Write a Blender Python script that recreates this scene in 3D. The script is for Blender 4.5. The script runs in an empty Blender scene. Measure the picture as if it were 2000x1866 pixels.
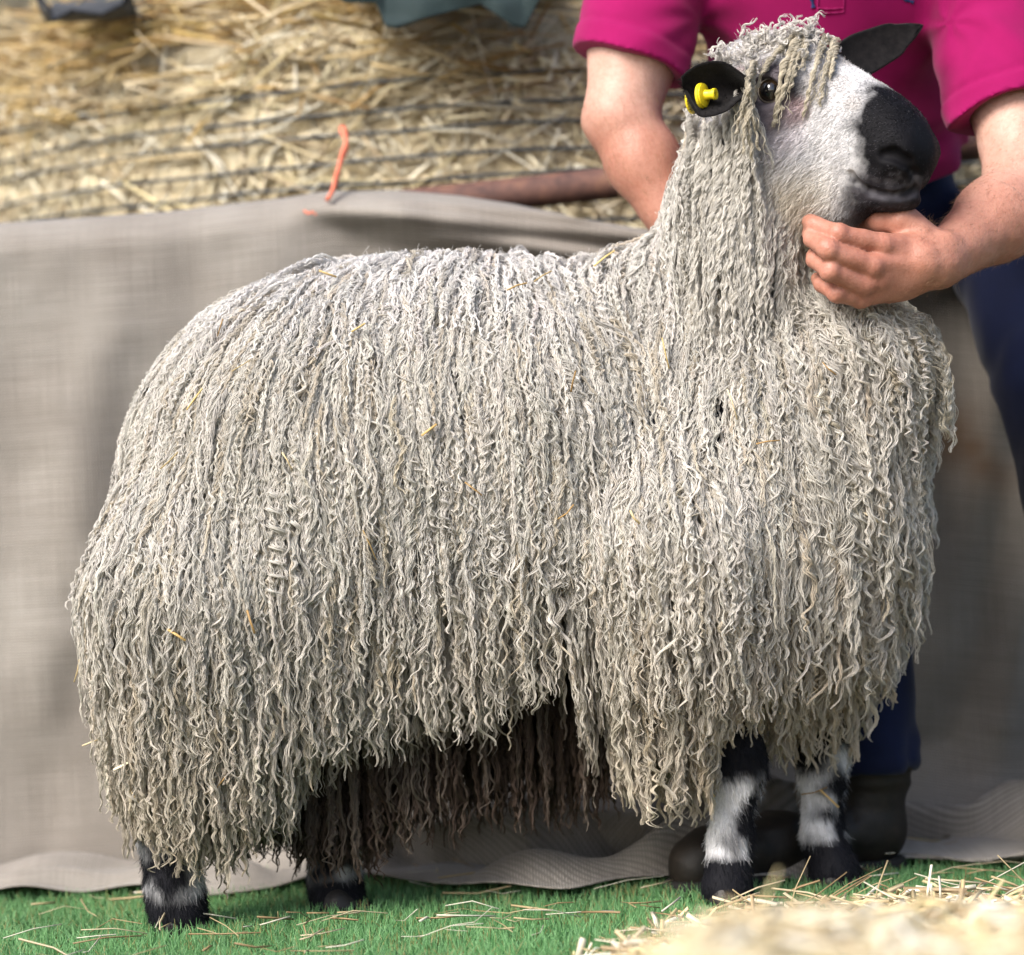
import bpy, math, random
import numpy as np
from mathutils import Matrix, Vector
rng = np.random.default_rng(7)
random.seed(7)
scene = bpy.context.scene
COL = scene.collection
V = lambda *a: np.array(a, dtype=float)
def unit(a):
    a = np.asarray(a, float)
    return a / (np.linalg.norm(a, axis=-1, keepdims=True) + 1e-9)

# ------------------------------------------------------------------ camera
FPX = 6000.0                       # focal length in pixels of a 2000 px wide frame
CAM = V(0, -4.0, 0.60)
ROLL, PITCH = math.radians(2.7), math.radians(0.5)
_r0, _f = V(1, 0, 0), V(0, math.cos(PITCH), -math.sin(PITCH))
_u0 = np.cross(_r0, _f)
RIGHT = math.cos(ROLL) * _r0 - math.sin(ROLL) * _u0
UP = math.sin(ROLL) * _r0 + math.cos(ROLL) * _u0
FWD = _f
cam = bpy.data.cameras.new('camera')
cam.sensor_width = 36
cam.lens = 36 * FPX / 2000
cam.clip_start = 0.05
cam.clip_end = 500
cam.dof.use_dof = True
cam.dof.focus_distance = 3.80
cam.dof.aperture_fstop = 2.5
cam_o = bpy.data.objects.new('camera', cam)
m = np.eye(4); m[:3, 0] = RIGHT; m[:3, 1] = UP; m[:3, 2] = -FWD; m[:3, 3] = CAM
cam_o.matrix_world = Matrix(m.tolist())
COL.objects.link(cam_o)
scene.camera = cam_o

def P(px, py, Y=0.0):
    """world point seen at photo pixel (px, py) at depth Y"""
    d = FWD * FPX + RIGHT * (px - 1000) + UP * (933 - py)
    return CAM + d * ((Y - CAM[1]) / d[1])
def G(px, py, z=0.0):
    d = FWD * FPX + RIGHT * (px - 1000) + UP * (933 - py)
    return CAM + d * ((z - CAM[2]) / d[2])

# ------------------------------------------------------------------ light
SUN_EL, SUN_AZ = math.radians(42), math.radians(-139)   # azimuth from +Y (clockwise): from the left, on the camera's side
world = bpy.data.worlds.new('World'); scene.world = world
world.use_nodes = True
wn = world.node_tree
bg = wn.nodes['Background']
sky = wn.nodes.new('ShaderNodeTexSky'); sky.sky_type = 'NISHITA'; sky.sun_disc = False
sky.sun_elevation = SUN_EL; sky.sun_rotation = SUN_AZ
sky.air_density = 1.0; sky.dust_density = 3.0; sky.ozone_density = 1.0
wn.links.new(sky.outputs[0], bg.inputs[0]); bg.inputs[1].default_value = 0.11
sun = bpy.data.lights.new('sun', 'SUN'); sun.energy = 2.2; sun.angle = math.radians(30); sun.color = (1.0, 0.97, 0.93)
sun_o = bpy.data.objects.new('sun', sun); COL.objects.link(sun_o)
sd = Vector((math.sin(SUN_AZ) * math.cos(SUN_EL), math.cos(SUN_AZ) * math.cos(SUN_EL), math.sin(SUN_EL)))
sun_o.rotation_euler = sd.to_track_quat('Z', 'Y').to_euler(); sun_o.location = (-3, -4, 5)
scene.view_settings.view_transform = 'Standard'
scene.view_settings.look = 'None'
scene.view_settings.gamma = 1
scene.view_settings.use_curve_mapping = False
scene.view_settings.exposure = 1.27
scene.render.engine = 'CYCLES'
scene.cycles.use_denoising = True
scene.cycles.denoiser = 'OPENIMAGEDENOISE'
scene.cycles.max_bounces = 7
scene.cycles.diffuse_bounces = 4
scene.cycles.transmission_bounces = 4
scene.cycles_curves.shape = 'RIBBONS'
scene.cycles_curves.subdivisions = 2

# ------------------------------------------------------------------ helpers: objects
def tag(o, label=None, cat=None, group=None, kind=None):
    for k, v in (('label', label), ('category', cat), ('group', group), ('kind', kind)):
        if v: o[k] = v
    return o
def link(o, parent=None):
    COL.objects.link(o)
    if parent is not None:
        o.parent = parent
        o.matrix_parent_inverse = parent.matrix_world.inverted()
    return o
def empty(name, loc=(0, 0, 0)):
    o = bpy.data.objects.new(name, None)
    o.empty_display_size = 0.1
    COL.objects.link(o)
    o.matrix_world = Matrix.Translation(Vector([float(c) for c in loc]))
    return o
def mesh_obj(name, verts, faces, mat=None, parent=None, smooth=True, cols=None, attr='col'):
    me = bpy.data.meshes.new(name)
    verts = np.asarray(verts, dtype=np.float32)
    if isinstance(faces, np.ndarray):
        nf, k = faces.shape
        me.vertices.add(len(verts)); me.vertices.foreach_set('co', verts.ravel())
        me.loops.add(nf * k); me.loops.foreach_set('vertex_index', faces.astype(np.int32).ravel())
        me.polygons.add(nf); me.polygons.foreach_set('loop_start', np.arange(0, nf * k, k, dtype=np.int32))
        me.update(calc_edges=True); me.validate()
    else:
        me.from_pydata(verts.tolist(), [], faces); me.update()
    if smooth:
        me.polygons.foreach_set('use_smooth', np.ones(len(me.polygons), dtype=bool))
    if cols is not None:
        a = me.attributes.new(attr, 'FLOAT_COLOR', 'POINT')
        c = np.ones((len(verts), 4), np.float32); c[:, :3] = cols
        a.data.foreach_set('color', c.ravel())
    if mat is not None: me.materials.append(mat)
    o = bpy.data.objects.new(name, me)
    return link(o, parent)
def hair_obj(name, pts, radius, mat, parent=None, cols=None):
    """pts (N, K, 3), radius (N, K) or (K,), cols (N, 3)"""
    N, K, _ = pts.shape
    hc = bpy.data.hair_curves.new(name)
    hc.add_curves([K] * N)
    hc.position_data.foreach_set('vector', pts.astype(np.float32).ravel())
    ra = hc.attributes.get('radius') or hc.attributes.new('radius', 'FLOAT', 'POINT')
    ra.data.foreach_set('value', np.broadcast_to(radius, (N, K)).astype(np.float32).ravel())
    if cols is not None:
        a = hc.attributes.new('col', 'FLOAT_COLOR', 'POINT')
        c = np.ones((N, K, 4), np.float32)
        c[..., :3] = cols[:, None, :] if cols.ndim == 2 else cols
        a.data.foreach_set('color', c.ravel())
    hc.materials.append(mat)
    o = bpy.data.objects.new(name, hc)
    return link(o, parent)

# ------------------------------------------------------------------ helpers: fields
_tab = np.random.default_rng(3).random((32, 32, 32)).astype(np.float32)
def noise(Q, s, seed=0):
    """smooth value noise in -1..1"""
    Q = np.asarray(Q, dtype=np.float32) * s + seed * 7.31
    i = np.floor(Q).astype(np.int32); f = Q - i
    f = f * f * (3 - 2 * f)
    i = i & 31; j = (i + 1) & 31
    x0, y0, z0 = i[..., 0], i[..., 1], i[..., 2]; x1, y1, z1 = j[..., 0], j[..., 1], j[..., 2]
    fx, fy, fz = f[..., 0], f[..., 1], f[..., 2]
    a = _tab[x0, y0, z0] * (1 - fx) + _tab[x1, y0, z0] * fx
    b = _tab[x0, y1, z0] * (1 - fx) + _tab[x1, y1, z0] * fx
    c = _tab[x0, y0, z1] * (1 - fx) + _tab[x1, y0, z1] * fx
    d = _tab[x0, y1, z1] * (1 - fx) + _tab[x1, y1, z1] * fx
    return ((a * (1 - fy) + b * fy) * (1 - fz) + (c * (1 - fy) + d * fy) * fz) * 2 - 1
def cone(Q, a, b, ra, rb):
    a = np.asarray(a, np.float32); b = np.asarray(b, np.float32)
    ab = b - a
    t = np.clip(((Q - a) @ ab) / (ab @ ab), 0, 1)
    return np.linalg.norm(Q - (a + t[..., None] * ab), axis=-1) - (ra + (rb - ra) * t)
def ell(Q, c, r, R=None):
    q = Q - np.asarray(c, np.float32)
    if R is not None: q = q @ np.asarray(R, np.float32)       # columns of R are the local axes
    r = np.asarray(r, np.float32)
    k0 = np.linalg.norm(q / r, axis=-1); k1 = np.linalg.norm(q / (r * r), axis=-1) + 1e-6
    return k0 * (k0 - 1) / k1
def smin(a, b, k):
    h = np.clip(0.5 + 0.5 * (b - a) / k, 0, 1)
    return b + (a - b) * h - k * h * (1 - h)
def smax(a, b, k): return -smin(-a, -b, k)
def chain(Q, pts, rad, k=0.01, d=None):
    for i in range(len(pts) - 1):
        c = cone(Q, pts[i], pts[i + 1], rad[i], rad[i + 1])
        d = c if d is None else smin(d, c, k)
    return d
def nets(fn, lo, hi, h):
    """surface nets of the field fn inside the box lo..hi, voxel h -> verts, quads"""
    lo = np.asarray(lo, float); hi = np.asarray(hi, float)
    n = np.ceil((hi - lo) / h).astype(int) + 1
    ax = [np.float32(lo[i] + h * np.arange(n[i])) for i in range(3)]
    F = np.empty(n, np.float32)
    for s in range(0, n[0], 24):
        X, Y, Z = np.meshgrid(ax[0][s:s + 24], ax[1], ax[2], indexing='ij')
        F[s:s + 24] = fn(np.stack([X, Y, Z], -1))
    S = F < 0
    c = np.zeros(n - 1, np.int8)
    for dx in (0, 1):
        for dy in (0, 1):
            for dz in (0, 1):
                c += S[dx:n[0] - 1 + dx, dy:n[1] - 1 + dy, dz:n[2] - 1 + dz]
    I = np.argwhere((c > 0) & (c < 8))
    idx = -np.ones(n - 1, np.int64); idx[tuple(I.T)] = np.arange(len(I))
    acc = np.zeros((len(I), 3)); cnt = np.zeros(len(I))
    for a in range(3):
        b, g = [q for q in range(3) if q != a]
        for u in (0, 1):
            for v in (0, 1):
                o0 = np.zeros(3, int); o0[b] = u; o0[g] = v
                o1 = o0.copy(); o1[a] = 1
                f0 = F[tuple((I + o0).T)]; f1 = F[tuple((I + o1).T)]
                mk = (f0 < 0) != (f1 < 0)
                t = f0[mk] / (f0[mk] - f1[mk])
                p = np.repeat(o0[None].astype(float), mk.sum(), 0); p[:, a] += t
                acc[mk] += p; cnt[mk] += 1
    Vt = lo + h * (I + acc / cnt[:, None])
    quads = []
    for a in range(3):
        b, g = (a + 1) % 3, (a + 2) % 3
        sl0 = [slice(None)] * 3; sl1 = [slice(None)] * 3
        sl0[a] = slice(0, n[a] - 1); sl1[a] = slice(1, n[a])
        s0, s1 = S[tuple(sl0)], S[tuple(sl1)]
        for flip in (0, 1):
            E = np.argwhere((s0 & ~s1) if flip == 0 else (~s0 & s1))
            E = E[(E[:, b] > 0) & (E[:, g] > 0) & (E[:, b] < n[b] - 1) & (E[:, g] < n[g] - 1)]
            if not len(E): continue
            q = []
            for (u, v) in ((-1, -1), (0, -1), (0, 0), (-1, 0)):
                o = np.zeros(3, int); o[b] = u; o[g] = v
                q.append(idx[tuple((E + o).T)])
            q = np.stack(q, 1)
            quads.append(q if flip == 0 else q[:, ::-1])
    return Vt, np.concatenate(quads)
def grad(fn, Q, e=0.004):
    Q = np.asarray(Q, np.float32)
    g = np.stack([fn(Q + np.float32(d)) - fn(Q - np.float32(d)) for d in (V(e, 0, 0), V(0, e, 0), V(0, 0, e))], -1)
    return unit(g)
def sample(Vt, F, n, rg):
    """n points on a quad mesh, by area"""
    A, B, C, D = (Vt[F[:, i]] for i in range(4))
    ar = np.linalg.norm(np.cross(C - A, D - B), axis=1)
    i = rg.choice(len(F), n, p=ar / ar.sum())
    u, v = rg.random((2, n, 1))
    return (A[i] * (1 - u) + B[i] * u) * (1 - v) + (D[i] * (1 - u) + C[i] * u) * v
def frame(d):
    d = unit(d); up = np.where(np.abs(d[..., 2:3]) > 0.9, V(1, 0, 0), V(0, 0, 1))
    a = unit(np.cross(d, up)); return a, np.cross(a, d)
def tube(path, rad, k=8, caps=True):
    path = np.asarray(path, float); n = len(path); rad = np.broadcast_to(rad, (n,))
    t = unit(np.gradient(path, axis=0)); a, b = frame(t[:1]); a = a[0]
    rings = []
    for i in range(n):
        a = unit(a - (a @ t[i]) * t[i]); b = np.cross(t[i], a)
        th = 2 * math.pi * np.arange(k) / k
        rings.append(path[i] + rad[i] * (np.cos(th)[:, None] * a + np.sin(th)[:, None] * b))
    vs = np.concatenate(rings); fs = []
    for i in range(n - 1):
        for j in range(k):
            fs.append((i * k + j, i * k + (j + 1) % k, (i + 1) * k + (j + 1) % k, (i + 1) * k + j))
    if caps: fs += [tuple(range(k))[::-1], tuple((n - 1) * k + j for j in range(k))]
    return vs, fs
def spline(pts, n):
    pts = np.asarray(pts, float); m = len(pts); t = np.linspace(0, m - 1, n)
    i = np.clip(t.astype(int), 0, m - 2); f = (t - i)[:, None]
    g = lambda j: pts[np.clip(j, 0, m - 1)]
    p0, p1, p2, p3 = g(i - 1), g(i), g(i + 1), g(i + 2)
    return 0.5 * (2 * p1 + (p2 - p0) * f + (2 * p0 - 5 * p1 + 4 * p2 - p3) * f ** 2 + (3 * p1 - p0 - 3 * p2 + p3) * f ** 3)

# ------------------------------------------------------------------ helpers: materials
def mat(name, col=(.5, .5, .5), rough=.7, spec=.3, sss=0, sheen=0):
    m = bpy.data.materials.new(name); m.use_nodes = True
    b = m.node_tree.nodes['Principled BSDF']
    b.inputs['Base Color'].default_value = (*col, 1); b.inputs['Roughness'].default_value = rough
    b.inputs['Specular IOR Level'].default_value = spec
    if sheen: b.inputs['Sheen Weight'].default_value = sheen
    if sss:
        b.inputs['Subsurface Weight'].default_value = sss; b.inputs['Subsurface Radius'].default_value = (.010, .004, .002)
        b.inputs['Subsurface Scale'].default_value = 1.0
    return m, m.node_tree, b
def nd(nt, typ, **kw):
    n = nt.nodes.new(typ)
    for k, v in kw.items():
        if k in n.inputs: n.inputs[k].default_value = v
        else: setattr(n, k, v)
    return n
def coords(nt, sc=(1, 1, 1), rot=(0, 0, 0), kind='Object'):
    t = nd(nt, 'ShaderNodeTexCoord'); mp = nd(nt, 'ShaderNodeMapping')
    mp.inputs['Scale'].default_value = sc; mp.inputs['Rotation'].default_value = rot
    nt.links.new(t.outputs[kind], mp.inputs[0]); return mp.outputs[0]
def ramp(nt, src, stops):
    r = nd(nt, 'ShaderNodeValToRGB'); e = r.color_ramp.elements
    while len(e) < len(stops): e.new(0.5)
    for i, (p, c) in enumerate(stops): e[i].position = p; e[i].color = (*c, 1)
    nt.links.new(src, r.inputs[0]); return r.outputs[0]
def noise_node(nt, vec, scale, detail=4, rough=.6, dist=0):
    n = nd(nt, 'ShaderNodeTexNoise'); n.inputs['Scale'].default_value = scale; n.inputs['Detail'].default_value = detail
    n.inputs['Roughness'].default_value = rough; n.inputs['Distortion'].default_value = dist
    nt.links.new(vec, n.inputs['Vector']); return n.outputs['Fac']
def mixc(nt, fac, a, b, mode='MIX'):
    n = nd(nt, 'ShaderNodeMix', data_type='RGBA', blend_type=mode)
    for s, k in ((fac, 0), (a, 6), (b, 7)):
        if hasattr(s, 'links') or hasattr(s, 'is_linked'): nt.links.new(s, n.inputs[k])
        elif k == 0: n.inputs[0].default_value = s
        else: n.inputs[k].default_value = (*s, 1)
    return n.outputs[2]
def bump(nt, b, h, strength=.5, dist=.002):
    n = nd(nt, 'ShaderNodeBump'); n.inputs['Strength'].default_value = strength; n.inputs['Distance'].default_value = dist
    nt.links.new(h, n.inputs['Height']); nt.links.new(n.outputs[0], b.inputs['Normal'])
def attr_col(nt, name='col'):
    a = nd(nt, 'ShaderNodeAttribute'); a.attribute_name = name; return a.outputs['Color']
def attr_mat(name, rough=.7, spec=.2, transl=0.0, noise_amt=0, nscale=60):
    m, nt, b = mat(name, rough=rough, spec=spec)
    c = attr_col(nt)
    if noise_amt:
        f = noise_node(nt, coords(nt), nscale, 3)
        c = mixc(nt, noise_amt, c, ramp(nt, f, [(.3, (.3, .3, .3)), (.7, (1, 1, 1))]), 'MULTIPLY')
    nt.links.new(c, b.inputs['Base Color'])
    if transl:
        t = nd(nt, 'ShaderNodeBsdfTranslucent'); nt.links.new(c, t.inputs[0])
        mx = nd(nt, 'ShaderNodeMixShader'); mx.inputs[0].default_value = transl
        nt.links.new(b.outputs[0], mx.inputs[1]); nt.links.new(t.outputs[0], mx.inputs[2])
        nt.links.new(mx.outputs[0], nt.nodes['Material Output'].inputs[0])
    return m
M = {}
M['wool'] = attr_mat('wool', .65, .25, .28)
M['fur'] = attr_mat('fur', .6, .15, .15)
M['hide'] = attr_mat('hide', .6, .10, 0, .35, 90)
nt = M['hide'].node_tree; bump(nt, nt.nodes['Principled BSDF'], noise_node(nt, coords(nt), 700, 3, .7), .6, .0012)
M['straw'] = attr_mat('straw', .45, .4, .2)
M['grass'] = attr_mat('turf_blade', .4, .45, .15)
m, nt, b = mat('ear_skin', (.02, .016, .018), .8, .2, sheen=.08)
f = noise_node(nt, coords(nt), 120, 3); nt.links.new(ramp(nt, f, [(.3, (.004, .0035, .004)), (.75, (.013, .011, .011))]), b.inputs['Base Color'])
bump(nt, b, f, .4, .001); b.inputs['Specular IOR Level'].default_value = .08; M['ear'] = m
m, nt, b = mat('hoof', (.025, .022, .02), .5); f = noise_node(nt, coords(nt, (1, 1, 8)), 40, 3); bump(nt, b, f, .4, .002); M['hoof'] = m
M['eye'] = attr_mat('eye', .03, .9)
M['tag'] = mat('yellow_plastic', (.75, .58, .02), .35, .4)[0]

# ================================================================== ground and turf
m, nt, b = mat('earth', (.09, .07, .05), .95, .1)
f = noise_node(nt, coords(nt), 9, 6); nt.links.new(ramp(nt, f, [(.3, (.06, .05, .035)), (.7, (.16, .13, .085))]), b.inputs['Base Color']); bump(nt, b, f, .6, .02)
M['earth'] = m
gx = np.linspace(-60, 60, 41); gy = np.linspace(-20, 100, 41)
GX, GY = np.meshgrid(gx, gy, indexing='ij')
def grid_faces(a, b_):
    i, j = np.meshgrid(np.arange(a - 1), np.arange(b_ - 1), indexing='ij'); k = (i * b_ + j).ravel()
    return np.stack([k, k + b_, k + b_ + 1, k + 1], 1)
tag(mesh_obj('ground', np.stack([GX, GY, np.full_like(GX, -0.03)], -1).reshape(-1, 3), grid_faces(41, 41), M['earth']), kind='structure')
m, nt, b = mat('turf_backing', (.02, .07, .025), .9, .1)
f = noise_node(nt, coords(nt), 200, 3); nt.links.new(ramp(nt, f, [(.3, (.012, .045, .015)), (.7, (.03, .10, .03))]), b.inputs['Base Color'])
M['turf'] = m
def turf_z(x, y):
    q = np.stack([x, y, np.zeros_like(x)], -1)
    return .006 * noise(q, 2.2, 5) + .004 * noise(q, 6, 8)
tx = np.linspace(-2.0, 2.2, 85); ty = np.linspace(-3.2, 1.0, 85)
TX, TY = np.meshgrid(tx, ty, indexing='ij')
tag(mesh_obj('lawn', np.stack([TX, TY, turf_z(TX, TY) - .004], -1).reshape(-1, 3), grid_faces(85, 85), M['turf']), kind='structure')
def blades(n, x0, x1, y0, y1, hgt, rad):
    x = rng.uniform(x0, x1, n); y = rng.uniform(y0, y1, n); z = turf_z(x, y)
    root = np.stack([x, y, z - .006], -1)
    a = rng.uniform(0, 6.283, n); lean = rng.uniform(.05, .75, n)
    h = hgt * rng.uniform(.4, 1.45, n)
    d = np.stack([np.cos(a) * lean, np.sin(a) * lean, np.ones(n)], -1)
    t = np.linspace(0, 1, 4)[None, :, None]
    pts = root[:, None] + d[:, None] * h[:, None, None] * t
    pts[..., 2] -= (h * lean * .35)[:, None] * t[..., 0] ** 2
    g = rng.random(n)[:, None]
    c = V(.065, .19, .06) * (1 - g) + V(.20, .40, .16) * g
    c *= (.78 + .3 * (noise(root, 9, 4) * .5 + .5))[:, None]
    dry = rng.random(n) < .07 + .10 * (noise(root, 14, 9) > .35)
    c[dry] = V(.25, .24, .09)
    return pts, rad * np.array([1, 1, .8, .25]), c
p1, r1, c1 = blades(150000, -1.0, 1.05, -.75, .62, .026, .0007)
tag(hair_obj('turf_grass', p1, r1, M['grass'], cols=c1), 'short bright green artificial turf grass under the sheep', 'grass', kind='stuff')

# ================================================================== round straw bales
STRAW = 1.2 * np.array([(.60, .48, .26), (.68, .59, .38), (.50, .37, .17), (.72, .66, .50), (.38, .26, .12), (.64, .53, .26), (.78, .74, .62)])
def stalk_mesh(c, d, L, w, bend, roll_):
    """flattened bent straws: c centre, d direction (N,3); two segments, four-sided section"""
    N = len(c); a, b_ = frame(d)
    cr, sr = np.cos(roll_)[:, None], np.sin(roll_)[:, None]
    a, b_ = a * cr + b_ * sr, b_ * cr - a * sr
    ts = np.array([-.5, 0, .5]); vs = []
    for t in ts:
        mid = c + d * (L * t)[:, None] + b_ * (bend * (0.25 - t * t))[:, None]
        for (u, v) in ((1, 0), (0, .45), (-1, 0), (0, -.45)):
            vs.append(mid + a * (w * u)[:, None] + b_ * (w * v)[:, None])
    vs = np.stack(vs, 1).reshape(-1, 3)
    f = []
    for s in (0, 4):
        for j in range(4): f.append((s + j, s + (j + 1) % 4, s + 4 + (j + 1) % 4, s + 4 + j))
    f += [(3, 2, 1, 0), (8, 9, 10, 11)]
    f = np.array(f)
    return vs, (np.arange(N)[:, None, None] * 12 + f[None]).reshape(-1, 4)
def straw_cols(N, dark=0.0, rg=rng):
    c = STRAW[rg.integers(0, len(STRAW), N)] * rg.uniform(.75, 1.1, N)[:, None]
    return c * (1 - dark)
BR, BH, BC = 1.10, 1.22, V(.12, 1.78, 0)
m, nt, b = mat('packed_straw', (.4, .3, .13), .9, .1)
vec = coords(nt, (1, 1, 1)); f = noise_node(nt, vec, 60, 5, .7, 1.5)
nt.links.new(ramp(nt, f, [(.3, (.26, .20, .11)), (.5, (.58, .49, .32)), (.7, (.76, .70, .54))]), b.inputs['Base Color']); bump(nt, b, f, .8, .01)
M['packed'] = m
M['net'] = mat('net_wrap', (.05, .055, .06), .6)[0]
def bale_surface(th, z, off=0):
    """point on the bale's side; th = 0 faces the camera"""
    r = BR + off
    return np.stack([r * np.sin(th), -r * np.cos(th), z], -1)
def build_bale(root, dense, rg):
    nt_, nz = 96, 14
    prof = [(0, 1.0)] + [(.02 + .96 * i / 12, 1.0) for i in range(13)] + [(1.0, .97), (1.05, .88), (1.12, .6), (1.16, .0)]
    vs = []
    for (zz, rr) in prof:
        th = 2 * math.pi * np.arange(nt_) / nt_
        q = np.stack([BR * rr * np.sin(th), -BR * rr * np.cos(th), np.full(nt_, BH * zz)], -1)
        nn = noise(q, 5, 2) * .012 + noise(q, 14, 4) * .008
        q[:, :2] *= (1 + nn / BR)[:, None]; vs.append(q)
    vs = np.concatenate(vs)
    i, j = np.meshgrid(np.arange(len(prof) - 1), np.arange(nt_), indexing='ij')
    fs = np.stack([i * nt_ + j, i * nt_ + (j + 1) % nt_, (i + 1) * nt_ + (j + 1) % nt_, (i + 1) * nt_ + j], -1).reshape(-1, 4)
    core = mesh_obj('core', vs + BC, fs, M['packed'], root)
    def side(N, th0, th1, z0, z1, wr, Lr, lift):
        th = rg.uniform(th0, th1, N); z = rg.uniform(z0, z1, N)
        c = bale_surface(th, z, rg.uniform(-.012, lift, N))
        tang = np.stack([np.cos(th), np.sin(th), np.zeros(N)], -1); nrm = np.stack([np.sin(th), -np.cos(th), np.zeros(N)], -1)
        ang = rg.normal(0, .95, N)
        d = unit(tang * np.cos(ang)[:, None] + V(0, 0, 1) * np.sin(ang)[:, None] + nrm * rg.normal(0, .12, N)[:, None])
        return c + BC, d, rg.uniform(*Lr, N), rg.uniform(*wr, N), rg.normal(0, .012, N), rg.uniform(0, 6.28, N)
    N = int(15000 * dense)
    a = side(N, -1.5, 1.5, .05, BH, (.0015, .0048), (.03, .12), .012)
    vs, fs = stalk_mesh(*a)
    s = mesh_obj('straw', vs, fs, M['straw'], root, smooth=False, cols=np.repeat(straw_cols(N, 0, rg) * .52 + V(.84, .79, .65) * .46, 12, 0)); s['kind'] = 'stuff'
    # loose brown straw heaped on the top of the bale
    N = int(9000 * dense)
    th = rg.uniform(-math.pi, math.pi, N); rr = np.sqrt(rg.random(N)) * (BR + .03)
    zt = BH + .02 + .36 * np.clip(1 - (rr / BR) ** 2, 0, 1) ** .5 * rg.uniform(.3, 1, N)
    hang = (rr > BR * .93); zt[hang] -= rg.uniform(0, .10, hang.sum()); rr[hang] = BR + rg.uniform(.0, .03, hang.sum())
    c = np.stack([rr * np.sin(th), -rr * np.cos(th), zt], -1) + BC
    d = unit(np.stack([rg.normal(0, 1, N), rg.normal(0, .6, N), rg.normal(0, .22, N)], -1))
    vs, fs = stalk_mesh(c, d, rg.uniform(.05, .24, N), rg.uniform(.0014, .0042, N), rg.normal(0, .03, N), rg.uniform(0, 6.28, N))
    cc = straw_cols(N, .30, rg) * np.array([1, .88, .70])
    s = mesh_obj('loose_straw', vs, fs, M['straw'], root, smooth=False, cols=np.repeat(cc, 12, 0)); s['kind'] = 'stuff'
    # net wrap strings
    for k in range(11):
        z = BH - .05 - k * .0385 + rg.normal(0, .003)
        th = np.linspace(-1.7, 1.7, 120); q = bale_surface(th, np.full(120, z), .020)
        q[:, 2] += .004 * noise(q, 5, k) + .002 * noise(q, 18, k + 3)
        vs, fs = tube(q + BC, .0030, 5); mesh_obj('net_string', vs, fs, M['net'], root)
    return core
bale = empty('straw_bale', BC)
tag(bale, 'round straw bale wrapped in dark net strings behind the rusty rail', 'bale', 'round straw bales')
rb = np.random.default_rng(21)
build_bale(bale, 1.0, rb)
# the stalks of the bale that stand out singly
n = 240
th = rb.uniform(-.75, .45, n); z = rb.uniform(.72, BH + .06, n)
c = bale_surface(th, z, .018) + BC; top = z > BH - .02
ang = rb.normal(0, .6, n)
d = unit(np.stack([np.cos(th) * np.cos(ang), np.sin(th) * np.cos(ang), np.sin(ang)], -1))
LL = rb.uniform(.06, .20, n); ww = rb.uniform(.0028, .0055, n); cc = straw_cols(n, 0, rb) * .75 + V(.80, .76, .62) * .25
_bm = {}
for i in range(n):
    vs, fs = stalk_mesh(c[i:i+1], d[i:i+1], LL[i:i+1], ww[i:i+1], rb.normal(0, .012, 1), rb.uniform(-.4, .4, 1))
    mesh_obj('straw_stalk', vs, fs, M['straw'], bale, smooth=False, cols=np.repeat(cc[i:i+1], 12, 0))
def copy_tree(o, off, parent=None, skip=()):
    c = o.copy(); COL.objects.link(c)
    if parent is None: c.location = Vector(o.location) + Vector(off)
    else: c.parent = parent; c.matrix_parent_inverse = o.matrix_parent_inverse
    for ch in list(o.children):
        if not ch.name.startswith(skip or ('~',)): copy_tree(ch, off, c, skip)
    return c
b2 = copy_tree(bale, (-1.92, 1.15, 0), skip=('straw_stalk',)); b2['label'] = 'second round straw bale standing behind the one with the jackets'
b4 = copy_tree(bale, (-1.90, 1.22, 1.30), skip=('straw_stalk',)); b4['label'] = 'round straw bale stacked on top of the one behind'
b3 = copy_tree(bale, (2.16, .45, 0), skip=('straw_stalk',)); b3['label'] = 'third round straw bale behind the person in the pink shirt'

# ================================================================== rail and burlap
m, nt, b = mat('rusty_steel', (.10, .05, .035), .75, .35)
f = noise_node(nt, coords(nt), 35, 6, .65); nt.links.new(ramp(nt, f, [(.3, (.055, .03, .028)), (.55, (.13, .065, .05)), (.75, (.20, .10, .06))]), b.inputs['Base Color']); bump(nt, b, f, .3, .002)
M['rust'] = m
ra = P(980, 381, .532)
rail_z = lambda x: ra[2] + (x - ra[0]) * .060
rail = empty('steel_rail', (0, .5, 0)); tag(rail, 'rusty round steel rail holding up the burlap sheet', 'rail')
vs, fs = tube([(x, .532, rail_z(x)) for x in np.linspace(-2.1, 2.3, 30)], .0235, 20); mesh_obj('pipe', vs, fs, M['rust'], rail)
for x in (-1.9, 1.65):
    vs, fs = tube([(x, .575, -.05), (x, .575, .3), (x, .575, rail_z(x) + .04)], .02, 14); mesh_obj('post', vs, fs, M['rust'], rail)

m, nt, b = mat('burlap', (.30, .25, .19), .95, .1, sheen=.15)
uv = nd(nt, 'ShaderNodeUVMap'); uv.uv_map = 'uv'
def wav(axis, sc):
    mp = nd(nt, 'ShaderNodeMapping'); nt.links.new(uv.outputs[0], mp.inputs[0])
    w = nd(nt, 'ShaderNodeTexWave', wave_type='BANDS', bands_direction=axis); w.inputs['Scale'].default_value = sc
    w.inputs['Distortion'].default_value = 1.2; w.inputs['Detail'].default_value = 2; w.inputs['Detail Scale'].default_value = .6
    nt.links.new(mp.outputs[0], w.inputs[0]); return w.outputs['Fac']
wx, wy = wav('X', 84), wav('Y', 78)
mul = nd(nt, 'ShaderNodeMath', operation='MULTIPLY'); nt.links.new(wx, mul.inputs[0]); nt.links.new(wy, mul.inputs[1])
mp1 = nd(nt, 'ShaderNodeMapping'); mp1.inputs['Scale'].default_value = (3, 190, 1); nt.links.new(uv.outputs[0], mp1.inputs[0])
s1 = noise_node(nt, mp1.outputs[0], 2.2, 4, .7)
mp2 = nd(nt, 'ShaderNodeMapping'); mp2.inputs['Scale'].default_value = (210, 3, 1); nt.links.new(uv.outputs[0], mp2.inputs[0])
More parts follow.
